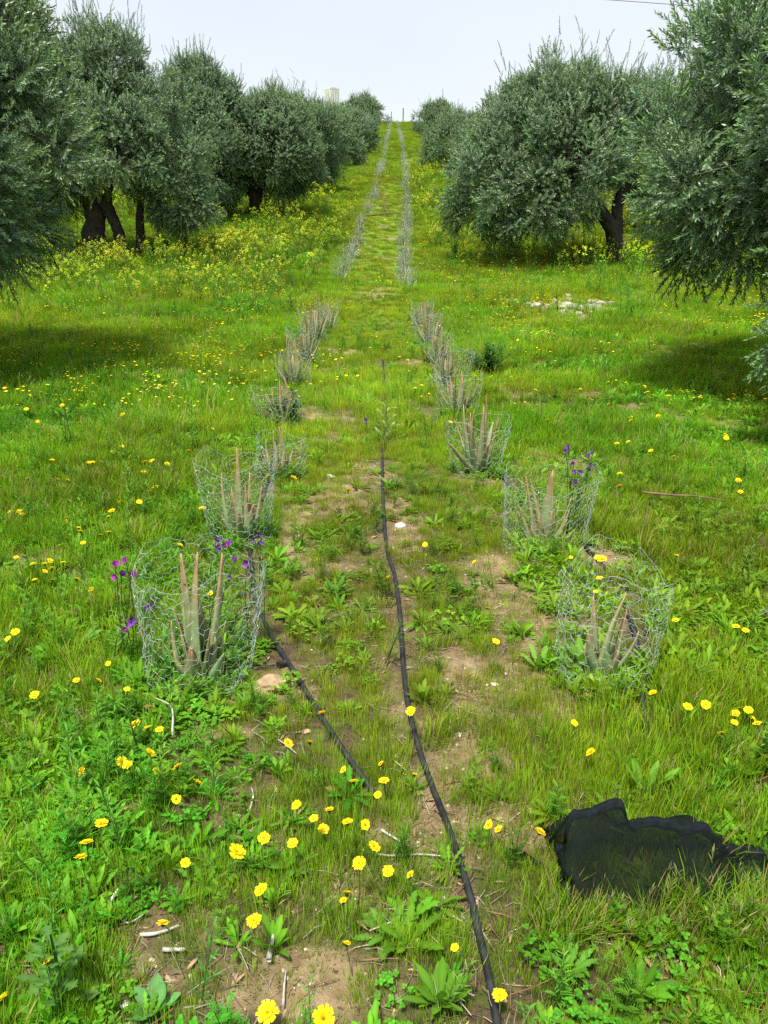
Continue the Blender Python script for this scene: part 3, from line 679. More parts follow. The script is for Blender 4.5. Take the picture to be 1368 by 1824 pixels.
# ------------------------------------------------------------------ aloes
AG, AT = (.14, .23, .09), (.32, .21, .12)
def aloe_leaf(mb, a, b, w_, bow, c0=AG, c1=AT, teeth=True, seed=0, rings=12):
    """thick channelled leaf from a to b, bowed by `bow` (vector)"""
    a, b = Vector(a), Vector(b); L = (b-a).length; m_ = a.lerp(b, .45)+Vector(bow); n = rings; vs = []; cs = []
    rd = random.Random(seed); outv = Vector((b.x-a.x, b.y-a.y, 0)); outv = outv.normalized() if outv.length > .02 else Vector((math.cos(seed*2.4), math.sin(seed*2.4), 0))
    if abs(outv.y) < .8: outv = (outv+Vector((0, -.6 if rd.random() < .6 else .6, 0))).normalized()
    edges = []
    for i in range(n+1):
        t = i/n; p = a*(1-t)**2+m_*2*t*(1-t)+b*t*t; tg = ((m_-a)*(1-t)+(b-m_)*t).normalized()
        s = tg.cross(outv).normalized(); nrm = s.cross(tg).normalized()
        wd = w_*(1-t)**.72*(1+.12*math.sin(t*3.1))*.5+.0015; th = wd*.42+.001
        prof = [(-1, .35), (-.62, -.42), (0, -.72), (.62, -.42), (1, .35), (.55, .02), (0, -.12), (-.55, .02)]
        for u_, v_ in prof:
            vs.append(p+s*(u_*wd)+nrm*(-v_*th*1.4)); e = abs(u_) > .9; tt = t**2.7
            cc = mixc(c0, c1, min(1, tt*1.1+(.16 if e else 0))); cs.append(mulc(cc, .9+.2*rd.random()))
        edges.append((p-s*wd-nrm*(.35*th*1.4), -s, tg, wd)); edges.append((p+s*wd-nrm*(.35*th*1.4), s, tg, wd))
    fs = [(i*8+k, i*8+(k+1) % 8, (i+1)*8+(k+1) % 8, (i+1)*8+k) for i in range(n) for k in range(8)]+[tuple(reversed(range(8))), tuple(n*8+k for k in range(8))]
    mb.add(vs, fs, cs)
    if teeth:
        for sd in (0, 1):
            E = edges[sd::2]
            for i in range(n-1):
                for q in (0.25, .75):
                    p = E[i][0].lerp(E[i+1][0], q); s, tg = E[i][1], E[i][2]; k = .0045*(1-i/n*.6)
                    mb.add([p-tg*k*.6, p+tg*k*.6, p+s*k*1.4+tg*k*.5, p+s.cross(tg)*k*.4], [(0, 1, 2), (0, 3, 1), (0, 2, 3), (1, 3, 2)], (.45, .30, .14))
def aloe(base, leaves, label, group='aloe plants in wire cages', rz=0):
    root = empty('aloe_plant', base, label, 'aloe', group, rz)
    for k, (a, b, w_, bow, c0, c1) in enumerate(leaves):
        mb = MB(); aloe_leaf(mb, a, b, w_, bow, c0, c1, True, k+int(base[0]*100)); mb.obj('leaf', M_ALOE, root)
    return root
def hexnet(r0, r1, h, cell=.026, wire=.00062, seed=0, lean=(0, 0), crush=.12, sides=3, rowh=None, top_ring=True):
    r = np.random.default_rng(seed); mb = MB(); circ = 2*math.pi*(r0+r1)/2; N = max(6, int(circ/cell/2))*2; rowh = rowh or cell*.74; M = max(3, int(h/rowh))
    ph = r.uniform(0, 6.28, 6)
    def pos(i, j):
        a = 2*math.pi*((i+(.17 if (i+j) % 2 == 0 else -.17))/N); t = j/M; rad = r0*(1-t)+r1*t
        rad *= 1+crush*(math.sin(2*a+ph[0]+1.5*t)*.6+math.sin(3*a+ph[1]-2*t)*.4+math.sin(7*a+ph[2]+5*t)*.12)
        z = t*h*(1+.09*math.sin(2*a+ph[3])+.04*math.sin(5*a+ph[4]))
        rs = .0035+.006*(abs(math.sin(3*a+ph[5])) > .93)
        return Vector((math.cos(a)*rad+lean[0]*t+r.normal()*rs, math.sin(a)*rad+lean[1]*t+r.normal()*rs, z+r.normal()*rs-.01))
    P = [[pos(i, j) for i in range(N)] for j in range(M+1)]
    for j in range(M+1):
        for i in range(N):
            a = P[j][i]
            if j < M: tube(mb, [a, P[j+1][i]], wire*.8, sides, cap=False)
            if (i+j) % 2 == 0: tube(mb, [a, P[j][(i+1) % N]], wire*1.35, sides, cap=False)
    ring = [P[M][i] for i in range(N)]; 
    if top_ring: tube(mb, ring+[ring[0]], wire*1.2, sides, cap=False)
    ring = [P[0][i] for i in range(N)]; tube(mb, ring+[ring[0]], wire*1.2, sides, cap=False)
    # the seam, where the ends are twisted together and bunch up
    ia = int(r.integers(0, N))
    for q in range(3):
        pts = [P[j][(ia+q % 2) % N]+Vector((r.normal()*.008, r.normal()*.008, 0)) for j in range(M+1)]
        tube(mb, pts, wire, sides, cap=False)
    return mb
def bottom_tangle(mb, r0, seed, n=30):
    r = np.random.default_rng(seed)
    for k in range(n):
        a = r.uniform(0, 6.28); L = r.uniform(.2, .8); pts = []
        for q in range(7):
            b = a+L*q/6*2; rr = r0*r.uniform(.85, 1.15); pts.append((math.cos(b)*rr, math.sin(b)*rr, r.uniform(0, .035)))
        tube(mb, pts, .0008, 3, cap=False)
def cage(x, y, r0, r1, h, label, seed, cell=.027, wire=.00062, lean=(0, 0), crush=.12, tangle=30):
    mb = hexnet(r0, r1, h, cell, wire, seed, lean, crush)
    if tangle: bottom_tangle(mb, r0, seed, tangle)
    o = mb.obj('wire_cage', M_WIRE, loc=(x, y, float(gz(x, y)))); tag(o, label, 'wire cage', 'chicken wire cages round the aloes'); return o
# the four nearest, leaf by leaf: (tip px, tip py, base dx, metres nearer/farther, width, green, tip colour)
def aloe_px(bx, by, tips, label, cage_spec, cl):
    b = on_ground(bx, by); b.z = float(gz(b.x, b.y))-.01; L = []
    for (tx, ty, dx, dd, w_, bw, c0, c1) in tips:
        t = at_d(tx, ty, b.y+dd); L.append((Vector((dx, dd*.35, 0)), t-b, w_, Vector((bw, 0, .0)), c0, c1))
    for k in range(5):
        a = 1.1+1.25*k; q = U(.07, .12); L.append((Vector((math.cos(a)*.02, math.sin(a)*.02, 0)), Vector((math.cos(a)*q, math.sin(a)*q, U(.10, .22))), U(.04, .06), Vector((math.cos(a), math.sin(a), 0))*.03, [g2, AG][k % 2], AT))
    aloe(b, L, label); r0, r1, h, ln, cr_, sd_ = cage_spec
    cage(b.x, b.y, r0, r1, h, cl, sd_, lean=ln, crush=cr_)
    return b
g2 = (.19, .29, .12); rd = (.36, .18, .11); br = (.20, .26, .12); org = (.37, .24, .12)
A1 = aloe_px(352, 1205, [(322,985,-.02,.10,.052,.0,g2,rd),(352,983,.0,.02,.075,-.02,g2,rd),(396,985,.04,.0,.055,.015,g2,rd),(345,1035,.03,.07,.070,.0,AG,rd),(308,1080,-.03,.06,.045,.02,br,rd),(305,1105,-.05,-.02,.04,-.02,g2,org),
      (340,1150,-.01,-.06,.07,0,AG,rd),(375,1120,.02,-.05,.06,.0,AG,org),(398,1165,.06,-.06,.065,0,g2,g2),(402,1105,.06,.05,.04,0,AG,org)],
      'tall reddish-tipped aloe in the nearest cage of the left row', (.17, .225, .45, (.035, .03), .10, 3), 'crumpled wire cage of the left row nearest the viewer, round a tall aloe')
A2 = aloe_px(430, 955, [(395,842,-.05,.0,.06,-.03,g2,org),(422,797,-.01,.04,.045,.0,br,rd),(437,865,.03,.02,.045,0,br,rd),(466,865,.06,.0,.055,.02,g2,rd),(452,897,.04,-.05,.07,0,AG,rd),(412,870,-.02,.08,.05,0,AG,rd),(405,910,-.04,-.05,.05,0,AG,AG),(445,842,.03,.07,.03,0,br,rd)],
      'second aloe of the left row, one leaf much taller than the others', (.165, .20, .43, (.0, .03), .14, 5), 'second wire cage of the left row, bunched and leaning at its right side')
B1 = aloe_px(1075, 1200, [(1115,1058,-.01,.0,.085,-.03,g2,org),(1117,1085,.04,.03,.06,-.01,br,rd),(1057,1060,-.03,.06,.05,.0,br,org),(1080,1160,.01,-.06,.07,0,g2,g2),(1040,1150,-.05,.0,.05,0,AG,org),(1060,1120,-.02,.08,.05,0,AG,rd)],
      'short broad aloe leaning over in the nearest cage of the right row', (.16, .185, .42, (.02, .03), .12, 8), 'wire cage of the right row nearest the viewer, dented on its left side')
B2 = aloe_px(970, 968, [(985,837,.0,.0,.085,-.005,g2,rd),(937,848,-.05,.03,.045,.0,br,rd),(944,852,.0,.07,.04,.01,br,rd),(926,903,-.07,-.02,.05,-.01,br,rd),(1018,885,.06,.02,.04,0,AG,org),(960,920,-.02,-.05,.06,0,AG,rd),(1010,925,.05,-.04,.05,0,AG,org),(930,940,-.07,-.05,.02,0,(.5,.5,.45),(.5,.5,.45))],
      'aloe with one broad pointed pink-grey leaf, second in the right row', (.215, .235, .38, (.02, .03), .08, 13), 'wide round wire cage enclosing purple flowers, second in the right row')
def rand_leaves(r, n, h, spread=.55):
    L = []
    for k in range(n):
        a = 2.4*k+r.uniform(-.3, .3); q = k/n; hh = h*(1-.55*q)*r.uniform(.8, 1.1); s = h*spread*(.12+.75*q)
        L.append((Vector((math.cos(a)*.02, math.sin(a)*.02, 0)), Vector((math.cos(a)*s, math.sin(a)*s, hh)), r.uniform(.048, .075), Vector((math.cos(a), math.sin(a), 0))*(.035*r.uniform(.2, 1.6))+Vector((0, 0, .0)), [g2, AG, br][k % 3], [rd, org, AT][k % 3]))
    return L
MIDS = [(546,648,.5,'slim aloe between the fifth and the last of the left row',.17,.4,'wire cage between the fifth and the last of the left row'),
        (583,588,.5,'faint grey aloe just beyond the last tall one of the left row',.18,.42,'blue-grey cage just beyond the last tall aloe of the left row'),
        (782,652,.42,'thin aloe between the fifth and the last of the right row',.17,.38,'wire cage between the fifth and the last of the right row'),
        (752,588,.5,'faint grey aloe just beyond the last of the right row',.18,.42,'blue-grey cage just beyond the last aloe of the right row'),
        (495,848,.30,'small pale aloe, third in the left row, beside the hose',.17,.28,'low wire cage at the third aloe of the left row, bent open'),
        (505,758,.38,'aloe standing in dark green weeds, fourth in the left row',.18,.30,'wire cage filled with dark weeds, fourth in the left row'),
        (522,690,.50,'tall grey aloe, fifth in the left row',.18,.36,'wire cage round the tall grey aloe, fifth in the left row'),
        (560,612,.62,'tallest aloe of the left row, near the track',.20,.44,'wire cage round the tallest aloe of the left row near the track'),
        (850,842,.52,'large aloe with upright orange-edged leaves, third in the right row',.20,.36,'wire cage round the large third aloe of the right row'),
        (815,740,.42,'aloe with a broad pink-tipped leaf, fourth in the right row',.18,.36,'wire cage round the fourth aloe of the right row'),
        (795,685,.42,'thin grey-leaved aloe, fifth in the right row',.18,.36,'wire cage at the fifth aloe of the right row, by the bushy weed'),
        (765,620,.55,'last aloe of the right row before the track',.20,.46,'blue-grey wire cage at the last aloe of the right row before the track')]
for k, (px, py, h, la, cr0, ch, lc) in enumerate(MIDS):
    p = on_ground(px, py); r = np.random.default_rng(300+k); p.z = float(gz(p.x, p.y))-.01
    aloe(p, rand_leaves(r, 11+k % 3, h*1.08), la); cage(p.x, p.y, cr0*.9, cr0, ch, lc, 20+k, cell=.036, wire=.0009, lean=(r.normal()*.04, r.normal()*.04), crush=.16, tangle=14)
# beyond the track the two rows climb the hill
fa = []
for k in range(3):
    r = np.random.default_rng(500+k); mb = MB()
    for j, (a, b, w_, bow, c0, c1) in enumerate(rand_leaves(r, 6, .45)): aloe_leaf(mb, a, b, w_*.9, bow, (.20, .24, .17), (.27, .23, .18), False, j, 4)
    fa.append(mb.mesh('far_aloe', M_ALOE))
fc = [hexnet(.19, .23, .42, .07, .0012, 600+k, crush=.1, sides=3).mesh('far_cage', M_WIRE) for k in range(3)]
fc2 = [hexnet(.20, .24, .44, .14, .0026, 620+k, crush=.1, sides=3).mesh('farther_cage', M_WIRE) for k in range(2)]
for side in (0, 1):
    y = 17.6 if side else 19.3; k = 0
    row = 'left' if side == 0 else 'right'
    while y < 158:
        if y < 20: lx = [(612,470),(718,500)][side]
        L = np.interp(y, [17, 20, 24, 30, 38, 43, 60, 90, 134, 160], [-1.05,-1.0,-.85,-.70,-.45,-.35,-.1,.35,.9,1.15])
        Rr = np.interp(y, [17, 20, 24, 30, 38, 43, 60, 90, 134, 160], [.48,.53,.62,.80,1.05,1.15,1.45,1.75,2.2,2.35])
        x = (L if side == 0 else Rr)+rng.normal(0, .05); z = float(gz(x, y))
        if y > 27 and U(0, 1) < .22: y += U(1, 1.6); continue
        o = bpy.data.objects.new('aloe_plant', fa[k % 3]); COL.objects.link(o); o.location = (x, y, z); o.rotation_euler = (0, 0, U(0, 6.28)); o.scale = (1, 1, U(.7, 1.15))
        tag(o, 'small greyish aloe in the %s row climbing the hill beyond the track' % row, 'aloe', 'far aloes of the %s row' % row)
        if y > 22 and U(0, 1) < .15: y += 1.3; continue
        o = bpy.data.objects.new('wire_cage', (fc[k % 3] if y < 45 else fc2[k % 2])); COL.objects.link(o); o.location = (x, y, z); o.rotation_euler = (rng.normal()*.06, rng.normal()*.06, U(0, 6.28)); s = U(.85, 1.1); o.scale = (s, s, U(.8, 1.15))
        tag(o, 'blue-grey wire cage in the %s row climbing the hill beyond the track' % row, 'wire cage', 'far wire cages of the %s row' % row)
        y += U(1.15, 1.45)*(1 if y < 60 else 1.45); k += 1
# ------------------------------------------------------------------ purple bugloss
PU = [(.15,.03,.46), (.20,.035,.55), (.09,.03,.42), (.33,.03,.36)]
def bloom(mb, R0=.011, seed=0):
    r = random.Random(seed); c = r.choice(PU); n = 10; vs = []; cs = []
    for j, (rr, z) in enumerate([(.16, 0), (.35, .35), (.6, .8), (1.0, 1.25), (1.15, 1.45)]):
        for k in range(n):
            a = 2*math.pi*k/n; q = R0*rr*(1+(.16*math.cos(5*a)+.2*math.cos(a)) * (j > 2)); vs.append((math.cos(a)*q, math.sin(a)*q, R0*(z+.25*math.cos(a)*(j > 2)))); cs.append(mixc((.35, .05, .30), c, j/4))
    mb.add(vs, [(j*n+k, j*n+(k+1) % n, (j+1)*n+(k+1) % n, (j+1)*n+k) for j in range(4) for k in range(n)], cs)
def bugloss(gx, gy, pxs, d, label, R0=.010):
    b = Vector((gx, gy, float(gz(gx, gy)))); root = empty('purple_bugloss', b, label, 'purple flower', 'purple bugloss plants'); mb = MB()
    for i, (px, py) in enumerate(pxs):
        p = at_d(px, py, d+U(-.03, .03)); m_ = MB(); bloom(m_, R0*U(.9, 1.25), i+int(px)); o = m_.obj('bloom', M_PETAL, root)
        q = p-b; o.location = q; o.rotation_euler = (U(.5, 1.3), U(-.8, .8), U(-1, 1))
        s0 = Vector((U(-.05, .05), U(-.03, .03), 0)); m1 = s0.lerp(q, .55)+Vector((U(-.02, .02), .0, .03)); pts = smooth([s0, m1, q], 5)
        tube(mb, pts, .0018, 4, (.10, .18, .05), (.14, .24, .07), cap=False)
        for k in range(3, len(pts)):
            ribbon(mb, pts[k], 2.4*k, .6, .045*U(.6, 1), lambda t: .005*math.sin(math.pi*min(1, t*.9+.08)), 3, .6, .2, (.10, .20, .05), (.14, .27, .07))
    mb.obj('stems', M_PLANT, root)
bugloss(A1.x-.30, A1.y+.12, [(205,1007),(225,1001),(208,1026),(216,1021),(233,1026),(222,1122),(230,1106),(226,1117)], A1.y+.05, 'purple bugloss standing in the weeds left of the nearest cage')
bugloss(A1.x+.02, A1.y+.1, [(385,961),(388,976),(399,973),(408,970),(419,999),(412,1028),(327,1040),(330,1046),(265,1082),(275,1077)], A1.y+.12, 'purple bugloss rising through the nearest cage of the left row')
bugloss(A1.x+.18, A1.y+.25, [(454,963),(459,967),(465,958),(441,1005),(447,1011)], A1.y+.22, 'purple bugloss with five blooms beside the left hose')
bugloss(B2.x+.16, B2.y+.05, [(1007,805),(1013,799),(1049,815),(1055,810),(1022,828),(1025,843),(1033,841),(1046,837),(1050,830),(1014,862),(1024,861)], B2.y+.06, 'purple bugloss growing in the wide round cage of the right row')
p = on_ground(1182, 650); bugloss(p.x, p.y, [(1178,646),(1186,641),(1190,650),(1181,655)], p.y, 'small dark purple flowers in the shade under the nearest right olive', .018)
p = on_ground(650, 775); bugloss(p.x, p.y, [(650,748),(1334,757)][:1], p.y, 'single purple floret beside the upright thistle on the lane', .012)
p = on_ground(1360, 1120); bugloss(p.x, p.y, [(1358,1092)], p.y, 'single purple floret in the weeds at the right edge', .009)

# ------------------------------------------------------------------ yellow daisies, each where it stands
D_ = [(62,1238),(226,1228),(241,1290),(262,1297),(284,1300),(268,1341),(217,1357),(228,1363),(146,1374),(278,1374),(316,1366),(352,1394),(314,1423),(180,1467),(154,1501),(144,1527),(330,1537),(421,1518),(470,1493),(521,1502),(528,1434),(513,1324),(574,1270),(552,1322),(612,1371),(630,1392),(587,1442),(559,1458),(576,1477),(619,1464),(650,1469),(666,1508),(640,1538),(465,1585),(290,1645),(453,1640),(618,1591),(612,1604),(84,1712),(477,1804),(575,1814),(3,1780),(679,1360),(684,1391),(673,1416),(618,1680),
(732,1267),(738,1379),(871,1469),(888,1477),(962,1482),(691,1552),(731,1558),(890,1773),(1023,1288),(1052,1340),(1163,1234),(1225,1259),(1257,1255),(1310,1271),(1333,1265),(1308,1287),(1340,1280),(1349,1289),(1285,1306),(810,1688),
(19,912),(34,911),(40,916),(50,852),(103,854),(121,855),(113,867),(93,820),(158,824),(165,824),(181,823),(258,823),(271,821),(298,827),(256,841),(336,803),(351,839),(277,868),(267,876),(248,894),(214,894),(199,910),(193,920),(120,923),(118,928),(140,940),(143,946),(179,953),(194,948),(148,967),(29,993),(59,1005),(79,1004),(89,999),(92,1013),(80,1018),(112,1002),(62,1033),(93,1033),(137,1031),(162,1050),(360,906),(321,971),(375,1057),(27,1126),(14,1138),(193,1182),(136,1212),(176,1212),(500,820),(478,848),(523,851),(620,873),(379,764),(74,699),(112,713),(111,722),(118,728),(47,729),(134,695),(67,751),(76,762),(218,739),(346,723),(201,805),(217,795),(88,774),(142,753),
(691,1028),(845,1001),(883,1143),(1017,993),(1064,993),(1072,996),(1068,1030),(1061,1054),(1205,989),(1204,1105),(1311,1116),(1328,1123),(1104,866),(1104,844),(1315,856),(1319,876),(1200,813),(1159,803),(1119,787),(1099,790),(1124,743),(1124,749),(1098,751),(1173,742),(975,749),(1084,720),(1090,726),(1293,775),(1293,780),(1239,730),(1298,712),(1306,710),(1281,668),(1224,654),(1185,698),(1192,705),(1161,704),(1154,698),(1148,688),(1063,700),(1034,693),(954,695),(931,692),(911,671),(799,742),(802,752),(757,970)]
LM = [('the sandy patch at the front edge',555,1780),('the grey-green thistle',100,1720),('the black shade net',1170,1500),('the nearest left cage',350,1150),('the nearest right cage',1085,1090),('the tan stone',490,1230),('the lower end of the left hose',630,1410),
      ('the second left cage',430,920),('the second right cage',985,920),('the purple flowers left of the cages',190,1030),('the toothed rosette by the middle hose',690,1640),('the short weathered stick',470,1640),('the pale chip in the left grass',278,690),('the third left cage',495,835),
      ('the third right cage',850,790),('the fifth right cage',795,670),('the nearest right olive',1270,700),('the pale chip on the lane',712,932),('the lone tall left weed',110,810),('the far left olive shade',60,720),('the bare strip by the lower right hose',1050,1300),('the right edge below the nearest cage',1310,1275),('the left edge at mid height',60,1010),
      ('the dead twigs at lower left',180,1510),('the weeds below the nearest left cage',260,1320),('the dark leafy clump at left centre',215,900),('the twig lying in the right grass',1270,860),('the right grass past the track',1120,720),('the front middle weeds',560,1480)]
def daisy_meshes(seed):
    r = random.Random(seed); mb = MB(); n = 15
    for lay in range(2):
        for k in range(n if lay == 0 else 9):
            a = 2*math.pi*(k+.5*lay)/(n if lay == 0 else 9)+r.uniform(-.1, .1); R0 = (.0175 if lay == 0 else .011)*r.uniform(.88, 1.06); e = (.10 if lay == 0 else .45)+r.uniform(-.12, .18)
            ribbon(mb, (math.cos(a)*.002, math.sin(a)*.002, .001+.001*lay), a, e+.12, R0, lambda t: (.0012+.0019*min(1, t*1.6))*(1 if t < .95 else .8), 3, .35, .15, (.80, .50, .008), (.93, .72, .015), midc=(.85, .60, .01))
    head = mb.mesh('petals', M_PETAL)
    mb = MB()
    for k in range(26):
        a = 2.4*k; rr = .0052*math.sqrt(k/26); mb.add([(math.cos(a)*rr+.0009*math.cos(b), math.sin(a)*rr+.0009*math.sin(b), .002) for b in (0, 2.1, 4.2)]+[(math.cos(a)*rr, math.sin(a)*rr, .006-.2*rr)], [(0, 1, 3), (1, 2, 3), (2, 0, 3)], (.75, .38, .006))
    cen = mb.mesh('flower_centre', M_PETAL)
    return head, cen
DM = [daisy_meshes(k) for k in range(4)]
SM = []
for k in range(3):
    mb = MB(); pts = smooth([(U(-.03, .03), U(-.02, .02), -1), (U(-.015, .015), U(-.01, .01), -.45), (0, 0, -.06), (0, 0, 0)], 4)
    tube(mb, pts, .0014, 5, (.14, .20, .05), (.13, .24, .045)); 
    v = [Vector(q) for q in mb.v]; SM.append((pts, mb))
def stem_mesh(h, k):
    mb = MB(); r = random.Random(k); pts = smooth([(r.uniform(-.03, .03), r.uniform(-.02, .02), -h-.01), (r.uniform(-.015, .015), r.uniform(-.01, .01), -.5*h), (0, 0, 0)], 5)
    tube(mb, pts, .0013, 5, (.12, .16, .05), (.12, .22, .04)); tube(mb, [(0, 0, -.012), (0, 0, -.006), (0, 0, .0005)], [.0012, .0045, .005], 7, (.09, .16, .03)); return mb.mesh('stem', M_PLANT)
HS = [.07, .10, .14]; SMESH = {h: [stem_mesh(h, int(h*1000)+k) for k in range(3)] for h in HS}
near_lab = {}
for (px, py) in D_:
    k = min(range(len(LM)), key=lambda i: (LM[i][1]-px)**2+(LM[i][2]-py)**2); near_lab.setdefault(k, []).append((px, py))
ORD = ['first','second','third','fourth','fifth','sixth','seventh','eighth','ninth','tenth','eleventh','twelfth','thirteenth','fourteenth','fifteenth','sixteenth','seventeenth','eighteenth','nineteenth','twentieth']+['number %d' % k for k in range(21, 60)]
for k, L_ in near_lab.items():
    L_.sort()
    for i, (px, py) in enumerate(L_):
        h = random.choice(HS); p = on_ground(px, py, h); sc = (.80 if p.y < 4 else 1.05)*U(.68, 1.15)
        if (px, py) in ((421,1518),(575,1814),(477,1804),(1072,996)): sc = 1.25
        if (px, py) in ((84,1712),(618,1680),(738,1379),(612,1604),(1017,993),(679,1360),(810,1688)): sc = .5
        lab = 'only yellow daisy near %s' % LM[k][0] if len(L_) == 1 else 'yellow daisy near %s, %s of %d from left' % (LM[k][0], ORD[i], len(L_))
        root = empty('yellow_daisy', (p.x, p.y, p.z), lab, 'daisy', 'yellow daisies in the grass'); q = random.randrange(4)
        ax, ay = U(-.25, .75), U(-.5, .5)
        for nm, me, rot, s in (('stem', random.choice(SMESH[h]), (0, 0, U(0, 6.28)), 1), ('petals', DM[q][0], (ax, ay, U(0, 6.28)), sc), ('flower_centre', DM[q][1], (ax, ay, 0), sc)):
            o = bpy.data.objects.new(nm, me); COL.objects.link(o); o.parent = root; o.rotation_euler = rot; o.scale = (s, s, s)

# ------------------------------------------------------------------ weeds one can pick out singly
def weed_thing(name, px, py, mb, label, scale=1.0, cat='weed', rz=None, mat=None):
    p = on_ground(px, py); o = mb.obj(name, mat or M_PLANT, loc=(p.x, p.y, float(gz(p.x, p.y))-.003)); o.rotation_euler = (0, 0, U(0, 6.28) if rz is None else rz); o.scale = (scale,)*3; tag(o, label, cat); return o
def weed_parts(name, px, py, specs, label, cat='weed', stem=None):
    p = on_ground(px, py); root = empty(name, (p.x, p.y, float(gz(p.x, p.y))-.003), label, cat)
    for (p0, az, e, L, wf, n, bend, fold, c0, c1, tw) in specs:
        mb = MB(); ribbon(mb, p0, az, e, L, wf, n, bend, fold, c0, c1, tw, midc=mulc(mixc(c0, c1, .5), 1.4)); mb.obj('leaf', M_PLANT, root)
    if stem is not None: stem.obj('stem', M_PLANT, root)
    return root
def ros(n, L, w_, el, teeth, depth, c0=(.085, .19, .025), c1=(.12, .27, .03), bend=(.3, .9), seg=15):
    return [((0, 0, 0), 2.4*i+U(-.25, .25), U(*el), .70*L*U(.65, 1.1), lobed(.68*w_*U(.8, 1.1)*.5, teeth, depth), seg, U(*bend), .26, mulc(c0, U(.8, 1.15)), mulc(c1, U(.8, 1.15)), U(-.4, .4)) for i in range(n)]
weed_parts('rosette_weed', 690, 1668, ros(15, .125, .034, (.3, .9), 7, .28), 'flat toothed rosette beside the middle hose, above the sandy patch')
weed_parts('rosette_weed', 275, 1802, ros(11, .10, .046, (.6, 1.25), 3, .04, (.10, .24, .075), (.14, .33, .10), (.0, .4), 8), 'smooth broad-leaved bluish green plant at the front edge')
weed_parts('rosette_weed', 598, 1062, ros(16, .15, .034, (.4, 1.1), 7, .3, (.06, .15, .02), (.10, .22, .025)), 'dark lush rosette on the lane right of the nearest left cage')
weed_parts('rosette_weed', 645, 1088, ros(14, .12, .022, (.2, .8), 9, .5), 'spiky cut-leaved rosette just right of the dark lush one')
weed_parts('rosette_weed', 785, 1790, ros(14, .15, .036, (.7, 1.35), 3, .12, (.085, .20, .02), (.13, .29, .025), (.1, .6), 9), 'tongue-leaved weed left of the bottom end of the middle hose')
weed_parts('rosette_weed', 520, 1548, ros(16, .12, .034, (.3, 1.0), 6, .25, (.07, .17, .02), (.11, .24, .025)), 'broad rosette with yellow daisies in the front middle weeds')
weed_parts('rosette_weed', 1035, 1190, ros(10, .20, .042, (.8, 1.3), 4, .12, (.12, .26, .03), (.18, .38, .04), (.1, .6), 9), 'bright tongue-leaved weed at the foot of the nearest right cage')
weed_parts('rosette_weed', 960, 1195, ros(9, .17, .036, (.7, 1.3), 6, .3, (.12, .26, .03), (.18, .36, .04)), 'bright toothed weed left of the nearest right cage')
weed_parts('rosette_weed', 145, 1150, ros(12, .15, .04, (.5, 1.1), 4, .2, (.07, .2, .03), (.12, .29, .04)), 'leafy rosette left of the nearest left cage')
weed_parts('rosette_weed', 1150, 1420, ros(9, .20, .034, (.9, 1.4), 3, .1, (.11, .25, .03), (.16, .34, .035), (.1, .5), 9), 'tall tongue-leaved weed right behind the black shade net')
weed_parts('rosette_weed', 690, 865, ros(12, .15, .03, (.5, 1.2), 7, .35, (.12, .25, .04), (.17, .34, .05)), 'pale toothed weed left of the hose near the pale chip')
weed_parts('rosette_weed', 1010, 1740, ros(13, .13, .030, (.6, 1.25), 7, .35, (.08, .2, .025), (.12, .29, .03)), 'toothed weed in the front grass below the shade net')
def thistle(h, L, n=16, c0=(.065, .15, .03), c1=(.10, .21, .045)):
    st = MB(); tube(st, [(0, 0, 0), (.005, 0, h*.5), (0, .005, h)], [.005, .004, .002], 6, c0, c1)
    sp_ = [((0, 0, h*(.03+.94*i/n)), 2.4*i, .75-.2*math.cos(i), L*(1-.55*i/n)*U(.85, 1.1), lobed(.022*(1-.4*i/n)*.5+.005, 8, .62), 13, U(.1, .8), .3, mulc(c0, U(.8, 1.2)), mulc(c1, U(.8, 1.2)), U(-.3, .3)) for i in range(n)]
    return sp_, st
sp_, st = thistle(.20, .11); weed_parts('thistle', 112, 1790, sp_, 'upright grey-green thistle on dark soil at the front left', 'thistle', st)
sp_, st = thistle(.34, .17, 16, (.15, .25, .08), (.22, .36, .12)); weed_parts('thistle', 688, 790, sp_, 'upright pale thistle growing over the middle hose far up the lane', 'thistle', st)
for (px, py, sc, lb) in [(62,835,1.5,'tall narrow-leaved weed near the left edge, in the open grass'),(125,800,1.7,'tallest narrow-leaved weed in the left grass'),(232,900,1.3,'narrow-leaved weed between the left grass daisies'),(185,650,1.8,'dark narrow weed beside the small bare spot under the left olive'),
                     (228,965,1.0,'feathery weed left of the second left cage'),(1080,880,1.2,'narrow-leaved weed right of the wide round cage')]:
    weed_thing('tall_weed', px, py, upright(.24), lb, sc)
def bush(n, r, h, c0, c1):
    mb = MB()
    for s_ in range(n):
        az = U(0, 6.28); e = 1.57-U(.05, 1.0); p = Vector((0, 0, 0)); L = h*U(.7, 1.15); pts = [p.copy()]
        for k in range(7):
            p = p+Vector((math.cos(az)*math.cos(e)*r/h*1.2, math.sin(az)*math.cos(e)*r/h*1.2, math.sin(e)))*(L/7); pts.append(p.copy())
            for q in range(3): ribbon(mb, p, U(0, 6.28), U(.0, .9), .07*U(.7, 1.1), lambda t: .009*math.sin(math.pi*min(1, t*.9+.08)), 3, .6, .2, mulc(c0, U(.7, 1.1)), mulc(c1, U(.7, 1.2)))
        tube(mb, pts, .002, 3, c0, cap=False)
    return mb
weed_thing('bushy_weed', 872, 668, bush(44, .30, .34, (.05, .13, .03), (.08, .19, .04)), 'dark bushy weed right of the fifth right cage', 1.0)
weed_thing('bushy_weed', 505, 752, bush(26, .22, .20, (.035, .10, .025), (.06, .15, .035)), 'dark low weed filling the fourth left cage', 1.0)
